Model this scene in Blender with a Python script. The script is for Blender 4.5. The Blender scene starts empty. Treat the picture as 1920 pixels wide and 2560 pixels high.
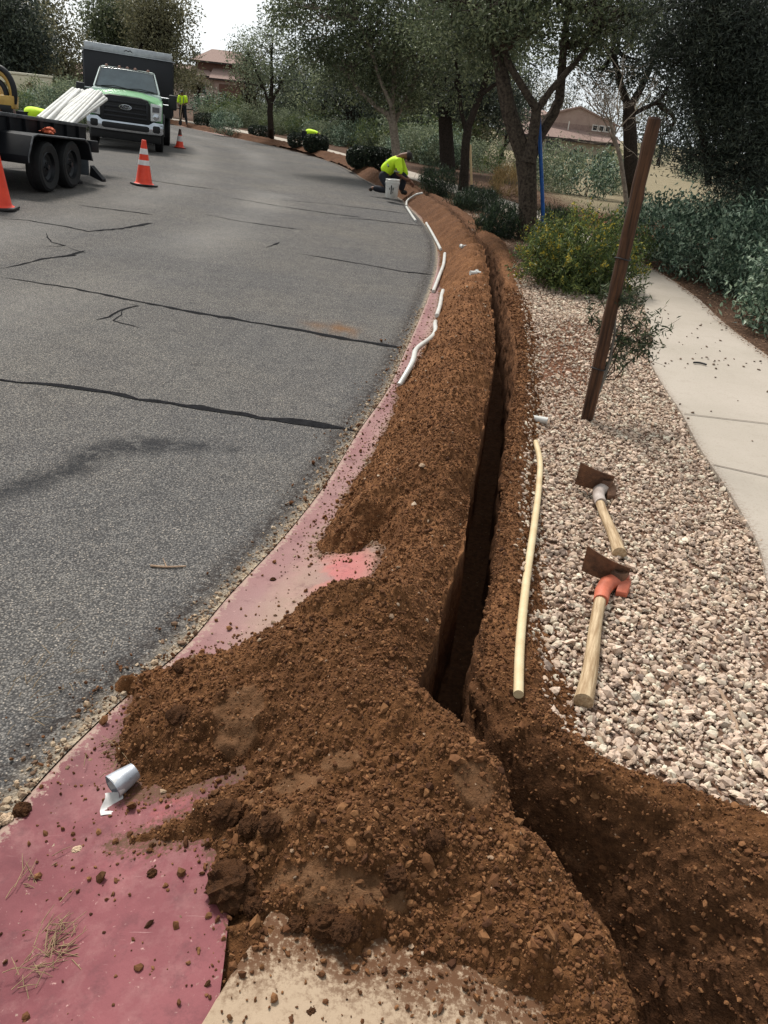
import bpy, bmesh, math, numpy as np
from mathutils import Vector, Matrix, Euler
rad = math.radians
SC = bpy.context.scene
COL = SC.collection
# ------------------------------------------------------------------ camera, sky, sun, exposure
PITCH, ROLL, FPX, CAMH = rad(27.2), rad(6.0), 1923.0, 1.7
_f = np.array([0, math.cos(PITCH), -math.sin(PITCH)])
_r0 = np.array([1.0, 0, 0]); _u0 = np.array([0, math.sin(PITCH), math.cos(PITCH)])
_R = _r0*math.cos(ROLL)+_u0*math.sin(ROLL); _U = _u0*math.cos(ROLL)-_r0*math.sin(ROLL)
_C = np.array([0, 0, CAMH])
cam = bpy.data.objects.new('camera', bpy.data.cameras.new('camera')); COL.objects.link(cam)
cam.matrix_world = Matrix(((_R[0], _U[0], -_f[0], 0), (_R[1], _U[1], -_f[1], 0), (_R[2], _U[2], -_f[2], CAMH), (0, 0, 0, 1)))
cam.data.sensor_fit = 'VERTICAL'; cam.data.sensor_height = 36; cam.data.sensor_width = 27
cam.data.lens = FPX/2560*36; cam.data.clip_start = 0.05; cam.data.clip_end = 3000
SC.camera = cam
SUN_EL, SUN_AZ = rad(56), rad(328)
w = bpy.data.worlds.new('World'); SC.world = w; w.use_nodes = True
nt = w.node_tree; bg = nt.nodes['Background']
sky = nt.nodes.new('ShaderNodeTexSky'); sky.sky_type = 'NISHITA'; sky.sun_disc = False
sky.sun_elevation = SUN_EL; sky.sun_rotation = SUN_AZ; sky.dust_density = 1.5; sky.air_density = 1.0
hs = nt.nodes.new('ShaderNodeHueSaturation'); hs.inputs['Saturation'].default_value = 0.13
tc = nt.nodes.new('ShaderNodeTexCoord'); mp = nt.nodes.new('ShaderNodeMapping'); mp.inputs['Scale'].default_value = (1, 1, 3.5)
cl = nt.nodes.new('ShaderNodeTexNoise'); cl.inputs['Scale'].default_value = 2.6; cl.inputs['Detail'].default_value = 6
cr = nt.nodes.new('ShaderNodeValToRGB'); cr.color_ramp.elements[0].position = 0.35; cr.color_ramp.elements[1].position = 0.7
cr.color_ramp.elements[0].color = (0.72, 0.75, 0.77, 1); cr.color_ramp.elements[1].color = (0.93, 0.93, 0.90, 1)
mx = nt.nodes.new('ShaderNodeMix'); mx.data_type = 'RGBA'; mx.blend_type = 'MULTIPLY'; mx.inputs[0].default_value = 1
L = nt.links.new
vm = nt.nodes.new('ShaderNodeVectorMath'); vm.operation = 'MULTIPLY_ADD'; vm.inputs[1].default_value = (1, 1, 0.55); vm.inputs[2].default_value = (0, 0, 0.45)
L(tc.outputs['Generated'], vm.inputs[0]); L(vm.outputs[0], sky.inputs['Vector'])  # thin overcast: the veil evens out the horizon band
L(sky.outputs[0], hs.inputs['Color']); L(tc.outputs['Generated'], mp.inputs[0]); L(mp.outputs[0], cl.inputs['Vector'])
L(cl.outputs[0], cr.inputs[0]); veil = nt.nodes.new('ShaderNodeMix'); veil.data_type = 'RGBA'; veil.inputs[0].default_value = 0.6; veil.inputs[7].default_value = (2.9, 3.04, 3.06, 1)  # high cloud veil
L(hs.outputs[0], veil.inputs[6]); L(veil.outputs[2], mx.inputs[6]); L(cr.outputs[0], mx.inputs[7]); L(mx.outputs[2], bg.inputs[0])
bg.inputs[1].default_value = 0.135
sl = bpy.data.lights.new('sun', 'SUN'); sl.energy = 2.0; sl.angle = rad(13); sl.color = (1, 0.95, 0.88)
so = bpy.data.objects.new('sun', sl); COL.objects.link(so)
_sd = Vector((math.sin(SUN_AZ)*math.cos(SUN_EL), math.cos(SUN_AZ)*math.cos(SUN_EL), math.sin(SUN_EL)))
so.rotation_euler = _sd.to_track_quat('Z', 'Y').to_euler(); so.location = (0, 0, 30)
SC.view_settings.view_transform = 'Standard'; SC.view_settings.look = 'None'
SC.view_settings.exposure = 1.1; SC.view_settings.gamma = 1.0
# ------------------------------------------------------------------ photo measurements -> places in the world
K = 1920/1659
def W(a, b, z=0.0):
    d = _f*FPX+_R*(a*K-960)-_U*(b*K-1280)
    return _C+d*((z-CAMH)/d[2])
def A(a, b, y):
    d = _f*FPX+_R*(a*K-960)-_U*(b*K-1280)
    return _C+d*(y/d[1])
rng = np.random.default_rng(7)
# ------------------------------------------------------------------ noise
def _h(ix, iy, s):
    n = (ix.astype(np.int64)*374761393+iy.astype(np.int64)*668265263+s*974711) & 0xffffffff
    n = ((n ^ (n >> 13))*1274126177) & 0xffffffff
    return ((n ^ (n >> 16)) & 0xffff)/65535.0
def vn(x, y, s=0):
    ix = np.floor(x); iy = np.floor(y); fx = x-ix; fy = y-iy
    fx = fx*fx*(3-2*fx); fy = fy*fy*(3-2*fy)
    a = _h(ix, iy, s); b = _h(ix+1, iy, s); c = _h(ix, iy+1, s); d = _h(ix+1, iy+1, s)
    return (a*(1-fx)+b*fx)*(1-fy)+(c*(1-fx)+d*fx)*fy
def fbm(x, y, sc, o=3, s=0):
    t = 0; am = 0.5
    for i in range(o):
        t = t+am*(vn(x*sc, y*sc, s+i*17)-0.5)*2; sc *= 2.1; am *= 0.5
    return t
# ------------------------------------------------------------------ materials
def c(r, g, b):
    f = lambda v: (v/255/12.92) if v/255 <= 0.04045 else ((v/255+0.055)/1.055)**2.4
    return (f(r), f(g), f(b), 1)
def newmat(n):
    m = bpy.data.materials.new(n); m.use_nodes = True; return m, m.node_tree, m.node_tree.nodes['Principled BSDF']
def N(t, ty, **kw):
    n = t.nodes.new(ty)
    for k, v in kw.items():
        if hasattr(n, k) and k not in n.inputs: setattr(n, k, v)
        else: n.inputs[k].default_value = v
    return n
def mixc(t, fac, a, b, mode='MIX'):
    m = t.nodes.new('ShaderNodeMix'); m.data_type = 'RGBA'; m.blend_type = mode
    for sock, v in ((m.inputs[0], fac), (m.inputs[6], a), (m.inputs[7], b)):
        if hasattr(v, 'is_output'): t.links.new(v, sock)
        else: sock.default_value = v
    return m.outputs[2]
def math_(t, op, a, b=None, clamp=False):
    m = t.nodes.new('ShaderNodeMath'); m.operation = op; m.use_clamp = clamp
    for i, v in enumerate((a, b)):
        if v is None: continue
        if hasattr(v, 'is_output'): t.links.new(v, m.inputs[i])
        else: m.inputs[i].default_value = v
    return m.outputs[0]
def ramp(t, fac, p0, p1, c0=(0, 0, 0, 1), c1=(1, 1, 1, 1)):
    r = t.nodes.new('ShaderNodeValToRGB'); r.color_ramp.elements[0].position = p0; r.color_ramp.elements[1].position = p1
    r.color_ramp.elements[0].color = c0; r.color_ramp.elements[1].color = c1; t.links.new(fac, r.inputs[0]); return r.outputs[0]
def objc(t): return t.nodes.new('ShaderNodeTexCoord').outputs['Object']
def noise(t, v, sc, det=4, rough=0.6, out=0):
    n = N(t, 'ShaderNodeTexNoise', Scale=sc, Detail=det, Roughness=rough); t.links.new(v, n.inputs['Vector']); return n.outputs[out]
def bump(t, p, h, st, d=0.01):
    b = N(t, 'ShaderNodeBump', Strength=st, Distance=d); t.links.new(h, b.inputs['Height']); t.links.new(b.outputs[0], p.inputs['Normal'])
def attr(t, n, out=2):
    a = t.nodes.new('ShaderNodeAttribute'); a.attribute_name = n; return a.outputs[out]
def mat(n, c1, c2=None, sc=6, ro=0.6, bs=0, bsc=40, me=0, spec=0.4, coat=0, emit=0):
    m, t, p = newmat(n)
    o = objc(t)
    if c2 is None: c2 = tuple(v*0.8 for v in c1[:3])+(1,)
    f = noise(t, o, sc); col = mixc(t, ramp(t, f, 0.35, 0.68), c1, c2)
    t.links.new(col, p.inputs['Base Color'])
    r = noise(t, o, sc*3); rr = N(t, 'ShaderNodeMapRange'); t.links.new(r, rr.inputs[0])
    rr.inputs[3].default_value = max(0.02, ro-0.1); rr.inputs[4].default_value = min(1, ro+0.1); t.links.new(rr.outputs[0], p.inputs['Roughness'])
    p.inputs['Metallic'].default_value = me; p.inputs['Specular IOR Level'].default_value = spec; p.inputs['Coat Weight'].default_value = coat
    if bs: bump(t, p, noise(t, o, bsc), bs)
    return m
def leafmat(n, c1, c2, c3, ro=0.55, tr=0.25, big=1.2):
    m, t, p = newmat(n)
    g = t.nodes.new('ShaderNodeNewGeometry')
    r = N(t, 'ShaderNodeValToRGB'); e = r.color_ramp.elements; e[0].color = c1; e[1].color = c3; e[0].position = 0.05; e[1].position = 1.0
    k = e.new(0.55); k.color = c2; t.links.new(g.outputs['Random Per Island'], r.inputs[0])
    nz = noise(t, objc(t), big, 2); col = mixc(t, ramp(t, nz, 0.4, 0.62), r.outputs[0], mixc(t, 0.55, r.outputs[0], c1))
    t.links.new(col, p.inputs['Base Color']); p.inputs['Roughness'].default_value = ro; p.inputs['Specular IOR Level'].default_value = 0.3
    if tr:
        tl = t.nodes.new('ShaderNodeBsdfTranslucent'); t.links.new(col, tl.inputs[0]); ms = t.nodes.new('ShaderNodeMixShader'); ms.inputs[0].default_value = tr
        t.links.new(p.outputs[0], ms.inputs[1]); t.links.new(tl.outputs[0], ms.inputs[2]); t.links.new(ms.outputs[0], t.nodes['Material Output'].inputs[0])
    return m
def islemat(n, cols, ro=0.85, var=0.0):
    m, t, p = newmat(n); g = t.nodes.new('ShaderNodeNewGeometry'); r = t.nodes.new('ShaderNodeValToRGB'); e = r.color_ramp.elements
    e[0].color = cols[0]; e[1].color = cols[-1]; e[0].position = 0; e[1].position = 1
    for i, q in enumerate(cols[1:-1]): e.new((i+1)/(len(cols)-1)).color = q
    t.links.new(g.outputs['Random Per Island'], r.inputs[0])
    nz = noise(t, objc(t), 120, 3); col = mixc(t, ramp(t, nz, 0.35, 0.7), r.outputs[0], mixc(t, 1, r.outputs[0], (0.72, 0.68, 0.64, 1), 'MULTIPLY'))
    t.links.new(col, p.inputs['Base Color']); p.inputs['Roughness'].default_value = ro; p.inputs['Specular IOR Level'].default_value = 0.2
    bump(t, p, nz, 0.3, 0.003); return m
# ------------------------------------------------------------------ mesh building
class MB:
    def __init__(s): s.v = []; s.f = []
    def add(s, v, f):
        o = len(s.v); s.v += [tuple(map(float, q)) for q in v]; s.f += [tuple(i+o for i in q) for q in f]; return s
    def hexa(s, q): return s.add(q, [(3, 2, 1, 0), (4, 5, 6, 7), (0, 1, 5, 4), (1, 2, 6, 5), (2, 3, 7, 6), (3, 0, 4, 7)])
    def box(s, x0, x1, y0, y1, z0, z1): return s.hexa([(x0, y0, z0), (x1, y0, z0), (x1, y1, z0), (x0, y1, z0), (x0, y0, z1), (x1, y0, z1), (x1, y1, z1), (x0, y1, z1)])
    def tube(s, pts, rr, n=8, cap=True):
        pts = [np.array(p, float) for p in pts]; m = len(pts)
        if np.isscalar(rr): rr = [rr]*m
        vs = []; prev = None
        for i, p in enumerate(pts):
            d = pts[min(i+1, m-1)]-pts[max(i-1, 0)]; d = d/(np.linalg.norm(d)+1e-9)
            if prev is None:
                a = np.array([0, 0, 1.]) if abs(d[2]) < 0.9 else np.array([1., 0, 0]); u = np.cross(a, d)
            else: u = prev-d*(prev@d)
            u /= np.linalg.norm(u)+1e-9; prev = u; v = np.cross(d, u)
            for k in range(n):
                t = 2*math.pi*k/n; vs.append(p+rr[i]*(u*math.cos(t)+v*math.sin(t)))
        fs = [(i*n+k, i*n+(k+1) % n, (i+1)*n+(k+1) % n, (i+1)*n+k) for i in range(m-1) for k in range(n)]
        if cap: fs += [tuple(range(n))[::-1], tuple((m-1)*n+k for k in range(n))]
        return s.add(vs, fs)
    def lathe(s, prof, n=24, axis='z', at=(0, 0, 0), closed=False):
        vs = []; m = len(prof)
        for r, h in prof:
            for k in range(n):
                t = 2*math.pi*k/n; a, b = r*math.cos(t), r*math.sin(t)
                q = (a, b, h) if axis == 'z' else ((h, a, b) if axis == 'x' else (b, h, a))
                vs.append((q[0]+at[0], q[1]+at[1], q[2]+at[2]))
        fs = [(i*n+k, i*n+(k+1) % n, ((i+1) % m)*n+(k+1) % n, ((i+1) % m)*n+k) for i in range(m if closed else m-1) for k in range(n)]
        return s.add(vs, fs)
    def prism(s, poly, h0, h1, axis='z'):
        n = len(poly); g = {'z': lambda p, h: (p[0], p[1], h), 'y': lambda p, h: (p[0], h, p[1]), 'x': lambda p, h: (h, p[0], p[1])}[axis]
        return s.add([g(p, h0) for p in poly]+[g(p, h1) for p in poly], [tuple(range(n))[::-1], tuple(range(n, 2*n))]+[(i, (i+1) % n, n+(i+1) % n, n+i) for i in range(n)])
    def build(s, name, m, parent=None, bev=0, smooth=False, sub=0):
        me = bpy.data.meshes.new(name); me.from_pydata(s.v, [], s.f)
        bm = bmesh.new(); bm.from_mesh(me); bmesh.ops.recalc_face_normals(bm, faces=bm.faces)
        if bev:
            es = [e for e in bm.edges if len(e.link_faces) == 2 and e.calc_face_angle(0) > 0.5]
            bmesh.ops.bevel(bm, geom=es, offset=bev, segments=2, profile=0.5, affect='EDGES', clamp_overlap=True)
        bm.to_mesh(me); bm.free()
        return link(name, me, m, parent, smooth or bev > 0)
def link(name, me, m, parent=None, smooth=False):
    o = bpy.data.objects.new(name, me); COL.objects.link(o); me.materials.append(m)
    if smooth:
        me.polygons.foreach_set('use_smooth', [True]*len(me.polygons))
        if hasattr(me, 'set_sharp_from_angle'): me.set_sharp_from_angle(angle=rad(38))
    if parent: o.parent = parent
    return o
def big(name, v, f, m, parent=None, smooth=False, sharp=True):
    """numpy verts (n,3), faces (m,3|4) -> object"""
    v = np.asarray(v, np.float32); f = np.asarray(f, np.int32); k = f.shape[1]
    me = bpy.data.meshes.new(name); me.vertices.add(len(v)); me.vertices.foreach_set('co', v.ravel())
    me.loops.add(f.size); me.loops.foreach_set('vertex_index', f.ravel()); me.polygons.add(len(f))
    me.polygons.foreach_set('loop_start', np.arange(0, f.size, k, dtype=np.int32))
    me.update(calc_edges=True); me.validate()
    me.polygons.foreach_set('use_smooth', np.full(len(f), bool(smooth)))
    o = bpy.data.objects.new(name, me); COL.objects.link(o); me.materials.append(m)
    if parent: o.parent = parent
    return o
def vattr(o, n, a, typ='FLOAT'):
    at = o.data.attributes.new(n, typ, 'POINT')
    at.data.foreach_set('value' if typ == 'FLOAT' else 'color', np.asarray(a, np.float32).ravel())
def grid_faces(r, q):
    i = np.arange(r-1)[:, None]*q+np.arange(q-1)[None, :]; i = i.ravel()
    return np.stack([i, i+1, i+q+1, i+q], 1)
def tag(o, label=None, cat=None, group=None, kind=None):
    if label: o['label'] = label
    if cat: o['category'] = cat
    if group: o['group'] = group
    if kind: o['kind'] = kind
    return o
def thing(name, label, cat, loc=(0, 0, 0), rz=0, group=None, rot=None):
    o = bpy.data.objects.new(name, None); COL.objects.link(o); o.location = tuple(loc); o.rotation_euler = rot if rot else (0, 0, rz)
    o.empty_display_size = 0.1
    return tag(o, label, cat, group)
def kids(o): return [x for x in bpy.data.objects if x.parent == o]
def copy_tree(o, parent=None):
    cp = o.copy(); COL.objects.link(cp)
    if parent: cp.parent = parent
    for ch in kids(o): copy_tree(ch, cp)
    return cp
def quatrot(n, r):
    q = r.normal(size=(n, 4)); q /= np.linalg.norm(q, axis=1)[:, None]; a, b, cc, d = q.T
    return np.stack([np.stack([1-2*(cc*cc+d*d), 2*(b*cc-d*a), 2*(b*d+cc*a)], 1), np.stack([2*(b*cc+d*a), 1-2*(b*b+d*d), 2*(cc*d-b*a)], 1),
                     np.stack([2*(b*d-cc*a), 2*(cc*d+b*a), 1-2*(b*b+cc*cc)], 1)], 1)
_t = (1+5**0.5)/2
ICO_V = np.array([(-1, _t, 0), (1, _t, 0), (-1, -_t, 0), (1, -_t, 0), (0, -1, _t), (0, 1, _t), (0, -1, -_t), (0, 1, -_t), (_t, 0, -1), (_t, 0, 1), (-_t, 0, -1), (-_t, 0, 1)])/math.sqrt(1+_t*_t)
ICO_F = np.array([(0, 11, 5), (0, 5, 1), (0, 1, 7), (0, 7, 10), (0, 10, 11), (1, 5, 9), (5, 11, 4), (11, 10, 2), (10, 7, 6), (7, 1, 8), (3, 9, 4), (3, 4, 2), (3, 2, 6), (3, 6, 8), (3, 8, 9), (4, 9, 5), (2, 4, 11), (6, 2, 10), (8, 6, 7), (9, 8, 1)])
def rocks(pos, size, r, flat=0.65, jit=0.36):
    n = len(pos); v = ICO_V[None]*(1+r.uniform(-jit, jit, (n, 12, 1))); sc = np.asarray(size)[:, None]*np.stack([r.uniform(0.8, 1.3, n), r.uniform(0.65, 1.0, n), r.uniform(0.45, 0.85, n)], 1)
    v = v*sc[:, None, :]; v = np.einsum('nij,nkj->nki', quatrot(n, r), v); v[:, :, 2] *= flat+0.2
    v = v+np.asarray(pos)[:, None, :]
    f = (ICO_F[None]+np.arange(n)[:, None, None]*12).reshape(-1, 3)
    return v.reshape(-1, 3), f
def leaves(cen, Ln, Wd, r, upz=0.0, out=None):
    """leaf-sized rhombi at centres; upz>0 makes them point upward, <0 droop; out = optional outward bias directions"""
    n = len(cen); d = r.normal(size=(n, 3)); d[:, 2] += upz*1.5
    if out is not None: d += out
    d /= np.linalg.norm(d, axis=1)[:, None]+1e-9
    s = np.cross(d, r.normal(size=(n, 3))); s /= np.linalg.norm(s, axis=1)[:, None]+1e-9
    l = (Ln*r.uniform(0.6, 1.3, n))[:, None]; wd = (Wd*r.uniform(0.7, 1.25, n))[:, None]
    nn = np.cross(d, s)*wd*0.35
    v = np.stack([cen-d*l*0.5, cen+s*wd*0.5+nn-d*l*0.05, cen+d*l*0.5, cen-s*wd*0.5+nn-d*l*0.05], 1)
    return v.reshape(-1, 3), np.arange(n*4).reshape(-1, 4)
def tubes(segs, n=4):
    """many polylines [(pts, radii)] -> one numpy mesh"""
    m = MB()
    for p, rr in segs: m.tube(p, rr, n, cap=False)
    return m
def curve(pts, n=40):
    pts = np.array(pts, float); pts = pts[np.argsort(pts[:, 1])]; y = pts[:, 1]; x = pts[:, 0]
    sl_ = np.gradient(x, y)
    def f(q):
        q = np.clip(np.asarray(q, float), y[0], y[-1]); i = np.clip(np.searchsorted(y, q)-1, 0, len(y)-2); h = y[i+1]-y[i]; t = (q-y[i])/h
        return x[i]*(1+2*t)*(1-t)**2+h*sl_[i]*t*(1-t)**2+x[i+1]*t*t*(3-2*t)+h*sl_[i+1]*t*t*(t-1)
    return f
# ------------------------------------------------------------------ the lines of the place (metres; kerb on x ~ 0, y ahead)
gut = curve([(-1.05, -1), (-0.98, 0.4), (-0.92, 0.95), (-0.88, 1.4), (-0.82, 1.65), (-0.73, 1.91), (-0.66, 2.08), (-0.56, 2.49), (-0.45, 2.9), (-0.32, 3.52), (-0.21, 4.3), (-0.08, 5.08), (0.03, 6.19), (0.14, 7.39),
             (0.27, 9.04), (0.37, 11.07), (0.36, 12.88), (0.17, 15.18), (-0.12, 17.42), (-0.5, 19.9), (-1.0, 21.76), (-3.6, 31.4), (-7.0, 38.2), (-10.1, 42.9), (-14.2, 49.4), (-24, 60), (-40, 72)])
lipL = curve([(0.8, 0.2), (0.7, 0.6), (0.63, 0.86), (0.61, 0.96), (0.58, 1.09), (0.55, 1.16), (0.47, 1.26), (0.40, 1.33), (0.38, 1.43), (0.32, 1.52), (0.22, 1.62), (0.16, 1.70), (0.17, 1.85), (0.21, 2.03), (0.25, 2.32), (0.32, 2.68), (0.37, 3.07), (0.45, 3.7), (0.58, 4.67), (0.69, 5.72), (0.79, 7.46),
              (0.92, 10.25), (0.78, 13.3), (0.62, 15.2), (0.35, 17.4), (-0.1, 19.9), (-0.55, 21.76), (-3.1, 31.4), (-6.4, 38.2), (-9.5, 42.9), (-13.6, 49.4), (-23, 60), (-39, 72)])
crR = curve([(1.9, 0.2), (1.6, 0.7), (1.42, 0.95), (1.26, 1.15), (1.04, 1.36), (0.92, 1.43), (0.78, 1.49), (0.67, 1.55), (0.55, 1.65), (0.45, 1.76), (0.35, 1.88), (0.36, 2.1), (0.42, 2.45), (0.50, 3.0), (0.60, 3.8), (0.72, 4.6), (0.85, 5.5),
             (0.95, 6.9), (1.02, 8.4), (1.16, 10.6), (1.1, 13), (0.85, 15.2), (0.6, 17.4), (0.15, 19.9), (-0.3, 21.76), (-2.8, 31.4), (-6.1, 38.2), (-9.2, 42.9), (-13.2, 49.4), (-22.5, 60), (-38, 72)])
toeR = curve([(2.6, 0.2), (2.3, 1.2), (1.5, 1.44), (1.1, 1.52), (0.79, 1.58), (0.66, 1.68), (0.62, 1.79), (0.62, 1.92), (0.61, 2.2), (0.62, 2.5), (0.70, 3.3), (0.78, 3.88), (0.89, 4.64), (1.01, 5.69), (1.16, 7.2), (1.28, 9), (1.42, 11.1), (1.32, 13.9),
              (1.15, 15.2), (0.85, 17.4), (0.4, 19.9), (0.0, 21.76), (-2.4, 31.4), (-5.7, 38.2), (-8.8, 42.9), (-12.7, 49.4), (-22, 60), (-37.5, 72)])
paL = curve([(1.2, -1), (1.3, 0.8), (1.45, 1.8), (1.61, 2.76), (1.70, 3.08), (1.77, 3.6), (1.82, 4.31), (1.90, 4.95), (1.95, 5.6), (2.05, 6.4), (2.35, 7.6), (2.62, 8.9), (2.68, 10), (2.5, 12), (2.2, 15), (1.7, 18.2), (0.7, 21.5), (-0.5, 25), (-1.8, 28.5), (-4.0, 34), (-7.0, 41), (-12, 50), (-20, 60), (-36, 72)])
paR = curve([(2.6, -1), (2.75, 0.8), (2.85, 1.8), (3.0, 2.76), (3.08, 3.5), (3.16, 5), (3.22, 6.5), (3.28, 8.07), (3.42, 9.4), (3.45, 10.4), (3.4, 12), (3.2, 15), (2.75, 18.4), (1.8, 21.7), (0.5, 25.5), (-0.8, 29), (-3.0, 34.6), (-6.0, 41.8), (-11, 51), (-19, 61), (-35, 73)])
def perp(y):
    s = (gut(y+0.2)-gut(y-0.2))/0.4; return 1/np.sqrt(1+s*s)
def road_z(x, y):
    d = (gut(y)-x)*perp(y); return np.interp(y, [14, 22], [0.036, 0.021])*np.clip(d, 0, 7)-0.01*np.clip(d-8, 0, 60)+0.004*fbm(x, y, 0.5, 2, 5)
def kerb_w(y): return np.interp(y, [0, 0.9, 1.1, 1.5, 2.2, 4, 6, 20], [0.74, 0.70, 0.66, 0.6, 0.56, 0.5, 0.42, 0.4])
def base_z(x, y):
    u = (x-gut(y))/kerb_w(y); t = np.clip((u-0.12)/0.88, 0, 1); k = 0.10*t*t*(3-2*t)
    return np.where(u <= 0, road_z(x, y), k)
def ground_z(x, y):
    z = 0.1-0.012*np.clip(x-paR(y), 0, 60)-0.0015*np.clip(y-30, 0, 200)+0.03*fbm(x, y, 0.35, 3, 9)*np.clip((x-paR(y))/2, 0, 1)
    return z+0.16*np.exp(-(((x-1.95)/0.42)**2+((y-7.15)/0.5)**2))+0.006*fbm(x, y, 7, 2, 3)
# soil outline on the kerb side
SOILP = [W(a, b, 0.06)[:2] for a, b in [(900, 780), (872, 800), (862, 830), (850, 890), (815, 960), (760, 1040), (735, 1090), (700, 1150), (692, 1185), (760, 1200), (815, 1185), (822, 1210), (800, 1290), (785, 1312), (700, 1335), (600, 1372), (490, 1408), (350, 1425), (265, 1445), (285, 1500), (262, 1560), (243, 1600), (262, 1660), (275, 1715), (400, 1725), (470, 1700), (528, 1692), (480, 1728), (385, 1785), (240, 1815), (330, 1840), (455, 1832), (470, 1900), (560, 1950), (540, 1990), (505, 2030), (520, 2085), (560, 2075), (590, 2010), (640, 2050), (700, 2068), (760, 2110), (830, 2095), (900, 2150), (1010, 2140), (1060, 2190), (1150, 2205)]]
_far = [(float(gut(y))+o, y) for y, o in [(58, .1), (49, .1), (43, .12), (38, -.02), (31, .0), (25, -.02), (21.7, .0), (19, .03), (17.4, .02), (15.9, .03), (12.9, .0), (11.2, .03), (9.3, .09), (8.2, .14), (7, .19)]]
SOILP = np.array(_far+[tuple(p) for p in SOILP]+[(0.55, 0.75), (0.6, 0.1), (9, 0.1), (9, 58)])
def sdist(x, y, P=SOILP):
    sh = x.shape; x = x.ravel(); y = y.ravel(); d = np.full(x.shape, 1e9); ins = np.zeros(x.shape, bool)
    for (ax, ay), (bx, by) in zip(P, np.roll(P, -1, 0)):
        ex, ey = bx-ax, by-ay; t = np.clip(((x-ax)*ex+(y-ay)*ey)/(ex*ex+ey*ey+1e-12), 0, 1)
        d = np.minimum(d, (x-ax-t*ex)**2+(y-ay-t*ey)**2)
        if ay != by: ins ^= ((ay > y) != (by > y)) & (x < (bx-ax)*(y-ay)/(by-ay)+ax)
    d = np.sqrt(d); return np.where(ins, d, -d).reshape(sh)
TAN = [(W(a, b, 0.2), rx, ry) for a, b, rx, ry in [(520, 1525, .075, .09), (500, 1565, .05, .03), (585, 1765, .05, .03), (640, 1690, .07, .035), (740, 1665, .06, .03), (640, 1865, .08, .03), (760, 1910, .13, .035), (1000, 2080, .17, .035), (690, 2020, .12, .02), (830, 2150, .2, .03), (1010, 1740, .06, .05), (740, 1180, .09, .06)]]
MND = [(W(a, b, 0.2), h, rx, ry) for a, b, h, rx, ry in [(560, 1395, .035, .16, .08), (760, 1345, .11, .2, .1), (760, 1560, .06, .2, .13), (960, 1700, .05, .12, .1), (680, 1780, .035, .12, .06), (1150, 2000, .05, .1, .1), (900, 1980, .03, .16, .05), (560, 1620, .02, .12, .1), (850, 1850, .03, .14, .09), (1080, 1850, .02, .1, .08), (880, 1250, .03, .1, .3), (560, 1700, -.03, .1, .07)]]
def tanm(x, y):
    t = 0*x
    for p, rx, ry in TAN: t = np.maximum(t, np.exp(-(((x-p[0])/rx)**2+((y-p[1])/ry)**2)**1.5))
    q = np.clip((t+0.5*fbm(x, y, 16, 3, 44)-0.36)/0.22, 0, 1); return q*q*(3-2*q)*np.clip(t*6, 0, 1)
def soil_left(x, y, fine=True):
    sd0 = sdist(x, y); near = np.interp(y, [1, 8, 20], [1, 0.9, 0.5])
    sd = sd0+0.05*fbm(x, y, 9, 3, 21)*near+0.035*fbm(x, y, 34, 2, 25)*near
    hb = np.interp(y, [0.8, 1.1, 1.6, 2.4, 4, 9, 14, 22, 40], [0.12, 0.17, 0.22, 0.29, 0.32, 0.31, 0.26, 0.2, 0.18])
    T = np.where(sd > 0, hb*(1-np.exp(-sd/0.26)), np.clip(sd*0.5, -0.06, 0))
    for p, h, rx, ry in MND: T = T+np.where(sd > 0, h*np.exp(-((x-p[0])/rx)**2-((y-p[1])/ry)**2)*np.clip(sd/0.08, 0, 1), 0)
    tm = tanm(x, y); q = np.clip(sd/0.07, 0, 1)*(1-0.75*tm)
    T = T+q*(0.055*fbm(x, y, 4.2, 3, 31)+0.019*fbm(x, y*0.7, 17, 3, 33))
    # rake-like slumps on the flank of the ridge
    T = T+q*0.045*np.clip((y-2.0)/1.2, 0, 1)*fbm((x+y)*0.22, y-x*0.8, 7.5, 2, 41)
    lp = np.clip((lipL(y)-x)/np.interp(y, [1.5, 2.2, 4], [.04, .07, .09]), 0, 9); T = T-np.interp(y, [1.0, 1.7, 2.3, 10, 20], [.02, .05, .1, .1, .06])*np.exp(-lp**1.4)*np.clip(sd/.1, 0, 1)*(1+.7*fbm(x, y, 9, 3, 46))
    if fine: T = T+q*(0.013*fbm(x, y, 44, 2, 35)+0.007*(vn(x*120, y*120, 37)-0.4))
    return base_z(x, y)+T, T, tm
def soil_right(x, y, fine=True):
    xc, xt = crR(y), toeR(y); hh = np.interp(y, [1.0, 1.3, 1.7, 2.2, 3, 6, 12, 20], [0.08, 0.11, 0.12, 0.12, 0.12, 0.12, 0.1, 0.08])
    e = xt+0.05*fbm(x, y, 8, 3, 61)+0.03*fbm(x, y, 30, 2, 62)
    uu = np.clip((x-xc)/np.maximum(xt-xc, 0.08), 0, 1.2); T = hh*np.clip(1-uu, 0, 1)**1.1*(0.72+1.5*uu)+0.012-np.clip((x-e)*0.35, -0.0, 0.09)
    q = np.clip((xt+0.06-x)/0.1, 0, 1)
    T = T+q*(0.03*fbm(x, y, 6, 3, 63)+0.014*fbm(x, y, 24, 2, 64))
    if fine: T = T+q*(0.01*fbm(x, y, 52, 2, 65)+0.005*(vn(x*130, y*130, 66)-0.4))
    return ground_z(x, y)+T, T
def surf_z(x, y):
    x = np.asarray(x, float); y = np.asarray(y, float)
    l = np.maximum(soil_left(x, y)[0], base_z(x, y)); r = np.maximum(soil_right(x, y)[0], ground_z(x, y)); return np.where(x < (lipL(y)+crR(y))/2, l, r)
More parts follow.
